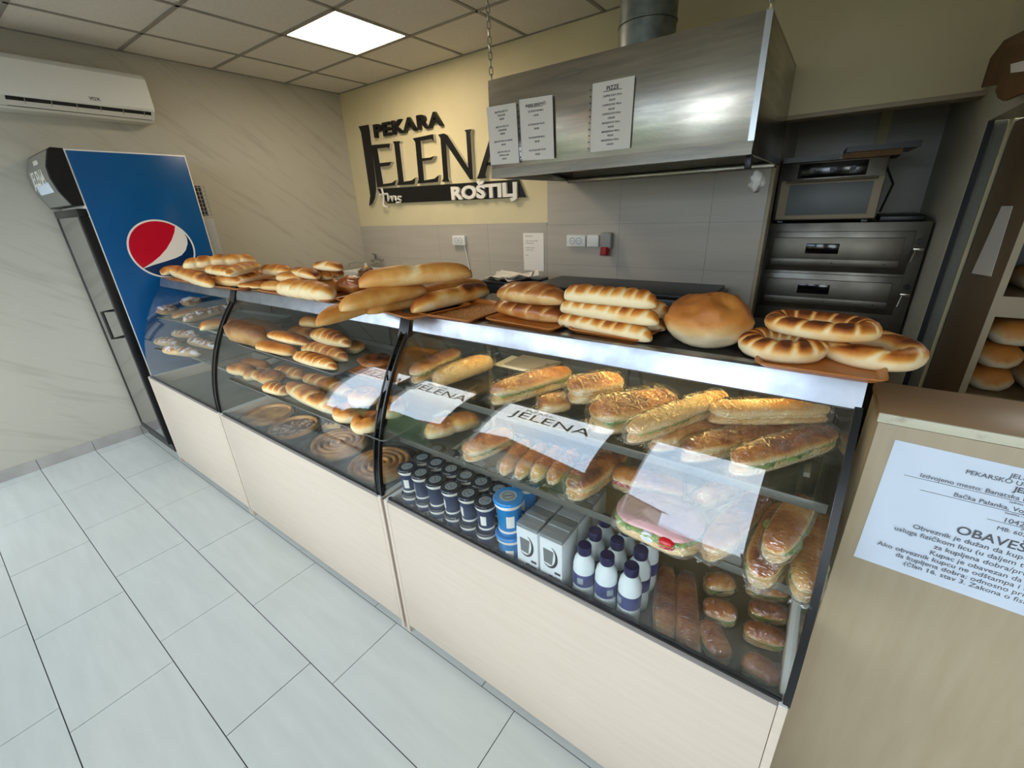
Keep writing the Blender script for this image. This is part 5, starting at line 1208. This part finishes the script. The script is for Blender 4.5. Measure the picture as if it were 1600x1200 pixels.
# carton lid pieces behind the wrapped sandwiches
cbx = thing('cardboard_sheets', 'flat cardboard sheets lying behind the wrapped sandwiches on the upper shelf', 'cardboard', tuple(onz(800, 580, ZS2 + .001)))
obj('sheet', MB().box(-.10, .08, .02, .14, 0.0, .004), 'paper', cbx); obj('sheet', MB().box(-.06, .12, .03, .16, .0045, .0085), 'laminate_edge', cbx)

# ---------------------------------------------------------------- yoghurt cups
def cup_proto(body_mat, r, h, lid_mat, label):
    t = thing('yoghurt_cup', label, 'yoghurt cup', (0, 0, -5), 0, 'yoghurt cups')
    obj('cup', MB().lathe([(0, 0.001), (r * .74, 0.0), (r * .76, .004), (r * .86, h * .80), (r * .9, h * .82)], 24), body_mat, t, 40)
    obj('band', MB().lathe([(r * .775, h * .10), (r * .785, h * .10), (r * .795, h * .17), (r * .785, h * .17)], 24), 'print_white', t, 40)
    obj('rim_band', MB().lathe([(r * .87, h * .80), (r * .97, h * .84), (r * 1.0, h * .93), (r * .95, h * .94)], 24), 'print_white', t, 40)
    l = obj('lid', MB().lathe([(r * 1.0, h * .925), (r * 1.04, h * .93), (r * 1.04, h * .965), (r * .96, h), (0, h)], 28), lid_mat, t, 40)
    obj('lid_print', MB().lathe([(0, h + .0008), (r * .58, h + .0008), (r * .58, h + .0002)], 24), 'lid_silver', l, 30)
    obj('lid_mark', MB().lathe([(r * .34, h + .0012), (r * .42, h + .0012)], 20).box(-r * .3, r * .3, -r * .06, r * .06, h + .001, h + .0014), 'grey_ink', l, 0)
    obj('badge', MB().lathe([(r * .802, h * .28), (r * .842, h * .62)], 6, a0=-PI / 2 - .32, a1=-PI / 2 + .35), 'print_white', t, 30)
    return t
ordw = ['first', 'second', 'third', 'fourth', 'fifth', 'sixth']; rown = ['front', 'middle', 'rear']
pc = cup_proto('cup_navy', .0335, .1, 'lid_dark', 'navy yoghurt cup'); first = True
rc = random.Random(5)
for r_ in range(3):
    for lay in range(2):
        for i in range(6):
            lab = '%s navy yoghurt cup from the left, %s row, %s layer' % (ordw[i], rown[r_], 'lower' if lay == 0 else 'upper')
            loc = (-1.056 + .0689 * i + rc.uniform(-.002, .002), .796 + .072 * r_ + rc.uniform(-.002, .002), ZDK + .0005 + lay * .1015); rz = rc.uniform(-.9, .9)
            if first: pc.location = loc; pc.rotation_euler = (0, 0, rz); pc['label'] = lab; first = False
            else: dup(pc, loc, rz, lab)
pb = cup_proto('cup_blue', .0435, .122, 'lid_dark', 'large bright blue yoghurt cup at the bottom, beside the milk cartons')
for o_ in pb.children:
    if o_.name.startswith('lid'): o_.data.materials.clear(); o_.data.materials.append(MATS['cup_blue'])
pb['group'] = 'large blue yoghurt cups'; pb.location = (-.628, .806, ZDK + .0005); pb.rotation_euler = (0, 0, .5)
dup(pb, (-.628, .806, ZDK + .124), .7, 'large bright blue yoghurt cup stacked on top, front one beside the milk cartons')
dup(pb, (-.630, .898, ZDK + .0005), .2, 'large bright blue yoghurt cup at the bottom of the rear stack')
dup(pb, (-.630, .898, ZDK + .124), .1, 'large bright blue yoghurt cup stacked on top, rear one')
# ---------------------------------------------------------------- milk cartons
def carton_proto(label):
    t = thing('milk_carton', label, 'milk carton', (0, 0, 0), 0, 'milk cartons'); w, d, h = .070, .090, .185
    obj('body', MB().bbox(-w / 2, w / 2, -d / 2, d / 2, 0, h, .0015), 'carton_white', t)
    tp_ = obj('top', MB().bbox(-w / 2, w / 2, -d / 2, d / 2, h, h + .012, .002), 'carton_grey', t)
    obj('seam', MB().box(-w / 2 + .002, w / 2 - .002, -.002, .016, h + .012, h + .016), 'carton_grey', tp_)
    obj('score', MB().box(-w / 2 + .002, w / 2 - .002, -.026, -.025, h + .012, h + .0125), 'grey_plastic', tp_)
    y = -d / 2 - .0004; rg = MB()
    for a in range(22):
        p0, p1 = -2.3 + 3.6 * a / 22, -2.3 + 3.6 * (a + 1) / 22
        th0, th1 = .0065 * math.sin(PI * a / 22), .0065 * math.sin(PI * (a + 1) / 22)
        rg.add([(-.004 + (.024 - th0) * math.cos(p0), y, .128 + (.036 - th0) * math.sin(p0)), (-.004 + .026 * math.cos(p0), y, .128 + .038 * math.sin(p0)), (-.004 + .026 * math.cos(p1), y, .128 + .038 * math.sin(p1)), (-.004 + (.024 - th1) * math.cos(p1), y, .128 + (.036 - th1) * math.sin(p1))], [(0, 1, 2, 3)])
    obj('ring_print', rg, 'ink', t, 0)
    obj('glass_print', MB().prism([(-.022, .105), (.004, .102), (.009, .150), (-.024, .152)], 'y', y + .0001, y + .0006), 'case_grey', t, 0)
    me = text_mesh('Mleko', .014, .0001, .0002, mats=('ink',)); text('lettering', me, t, frame((-.006, y, .058), (1, 0, 0), (0, 0, 1)))
    obj('mark', MB().box(.012, .030, y, y + .0006, .076, .084), 'ink', t, 0)
    for k_ in (.048, .044, .040): obj('rule', MB().box(-.028, .030, y, y + .0006, k_, k_ + .0012), 'grey_ink', t, 0)
    return t
cp = carton_proto('milk carton'); first = True
for r_ in range(3):
    for c_ in range(2):
        lab = 'white milk carton, %s column, %s row' % (('left', 'right')[c_], rown[r_])
        loc = (-.545 + c_ * .077, .818 + r_ * .0945, ZDK + .0005)
        if first: cp.location = loc; cp['label'] = lab; first = False
        else: dup(cp, loc, 0, lab)
# ---------------------------------------------------------------- drinking yoghurt bottles
def bottle_proto(label):
    t = thing('yoghurt_bottle', label, 'bottle', (0, 0, 0), 0, 'white bottles with navy caps'); r = .0295
    obj('bottle', MB().lathe([(0, .0), (r * .8, 0), (r * .97, .006), (r * 1.02, .03), (r * .93, .066), (r * .97, .072), (r * .99, .112), (r * .95, .118), (r * .98, .128), (r * .86, .148), (r * .58, .164), (r * .52, .172), (0, .172)], 28), 'milk_white', t, 60)
    obj('label_sleeve', MB().lathe([(r * .985, .072), (r * 1.0, .073), (r * 1.015, .112), (r * .985, .113)], 28), 'label_navy', t, 40)
    obj('label_print', MB().lathe([(r * 1.012, .084), (r * 1.020, .104)], 5, a0=-PI / 2 - .15, a1=-PI / 2 + .4), 'lid_silver', t, 30)
    c_ = obj('cap', MB().lathe([(r * .60, .168), (r * .62, .170), (r * .62, .190), (r * .57, .193), (0, .193)], 28), 'cap_navy', t, 35)
    for a in range(28): pass
    return t
bp_ = bottle_proto('bottle'); first = True
for r_ in range(3):
    for c_ in range(3):
        lab = 'white bottle with a navy cap, %s row, %s from the left' % (rown[r_], ordw[c_])
        loc = (-.383 + c_ * .0635, .803 + r_ * .064, ZDK + .0005); rz = rc.uniform(-.8, .8)
        if first: bp_.location = loc; bp_['label'] = lab; first = False
        else: dup(bp_, loc, rz, lab)
# ---------------------------------------------------------------- small settling moves so that touching breads rest against each other
NUDGE = {
    'baguette': (-0.0008, 0.0007, 0.02),
    'baguette.001': (0.0067, 0.0014, 0),
    'baguette.003': (-0.0067, -0.0014, 0),
    'baguette.004': (0.0033, -0.0006, 0.0056),
    'braided_loaf': (-0.0008, 0.0007, 0.0134),
    'braided_loaf.001': (-0.0153, 0.022, 0),
    'bread_ring': (-0.006, -0.006, 0),
    'bread_ring.001': (0.012, 0.008, 0),
    'bread_ring.002': (0, 0, 0.004),
    'bread_roll.002': (-0.0021, -0.0172, 0),
    'bread_roll.003': (0.0017, 0.0156, 0),
    'bread_roll.004': (0.0006, 0.0026, 0.0064),
    'bread_roll.005': (-0.002, -0.012, 0.018),
    'bread_roll.006': (0.0004, 0.0014, 0.0122),
    'bread_roll.007': (0, -0.0023, 0),
    'bread_roll.008': (0.012, 0.014, 0),
    'bread_roll.009': (-0.0005, 0.0009, 0),
    'bread_roll.011': (-0.014, 0, 0),
    'bread_roll.012': (0.01, 0, 0.012),
    'bread_roll.013': (0.0012, 0.0062, 0),
    'bread_roll.014': (0.0004, 0.0008, 0.0128),
    'bread_roll.015': (-0.0001, 0.0006, 0.0022),
    'bread_roll.018': (-0.0062, -0.0054, 0),
    'bread_roll.019': (-0.0026, 0.0023, 0),
    'bread_roll.020': (0.026, 0, 0),
    'bread_roll.021': (0.0049, -0.0019, 0),
    'bread_roll.022': (0.0004, -0.0041, 0),
    'bread_roll.023': (-0.0008, 0.0082, 0.0145),
    'bread_roll.024': (-0.0057, 0.0007, 0),
    'bread_roll.025': (-0.0002, 0.001, 0),
    'bread_roll.026': (-0.002, -0.0021, 0),
    'bun': (0.0088, 0.0031, 0),
    'bun.004': (0.0079, 0.0004, 0),
    'crescent_roll': (-0.0081, -0.022, 0),
    'crescent_roll.002': (-0.012, 0, 0),
    'crescent_roll.003': (-0.0003, 0.022, 0),
    'croissant': (0.0001, 0.0001, 0.0113),
    'ham_sandwich': (-0.0056, -0.0001, 0),
    'knot_roll': (0.014, 0.004, 0),
    'knot_roll.001': (-0.0049, -0.0005, 0.0044),
    'knot_roll.002': (-0.004, -0.006, 0),
    'knot_roll.003': (0.012, 0.012, 0.006),
    'long_roll': (0.0153, -0.022, 0),
    'long_roll.002': (0.001, -0.0006, 0),
    'pie': (-0.01, 0.004, 0),
    'pie.003': (0, 0.013, 0),
    'round_loaf': (-0.0016, 0.0001, 0),
    'seeded_loaf': (-0.022, 0.004, 0),
    'wrapped_sandwich.003': (-0.0047, -0.0062, 0),
    'wrapped_sandwich.004': (0.0093, 0.0072, 0.0172),
    'wrapped_sandwich.006': (-0.0013, -0.0024, 0.0173),
    'wrapped_sandwich.007': (0.0016, -0.0007, 0.0005),
    'wrapped_sandwich.008': (-0.0011, 0.0036, 0),
    'wrapped_sandwich.009': (0.0011, -0.0008, 0),
    'wrapped_sandwich.017': (-0.0009, 0.0001, 0),
    'wrapped_sandwich.018': (0.0009, -0.0001, 0),
    'wrapped_sandwich.020': (-0.0074, 0.0148, 0),
    'wrapped_sandwich.021': (0.0076, -0.0146, 0),
    'wrapped_sandwich.023': (0.0054, -0.0001, 0),
    'wrapped_sandwich.024': (0.0135, 0.0049, 0),
    'wrapped_sandwich.025': (0.0073, 0.0021, 0),
    'wrapped_sandwich.028': (0.0035, 0.0009, 0)}
for n_, d_ in NUDGE.items():
    o_ = bpy.data.objects.get(n_)
    if o_: o_.location += Vector(d_)
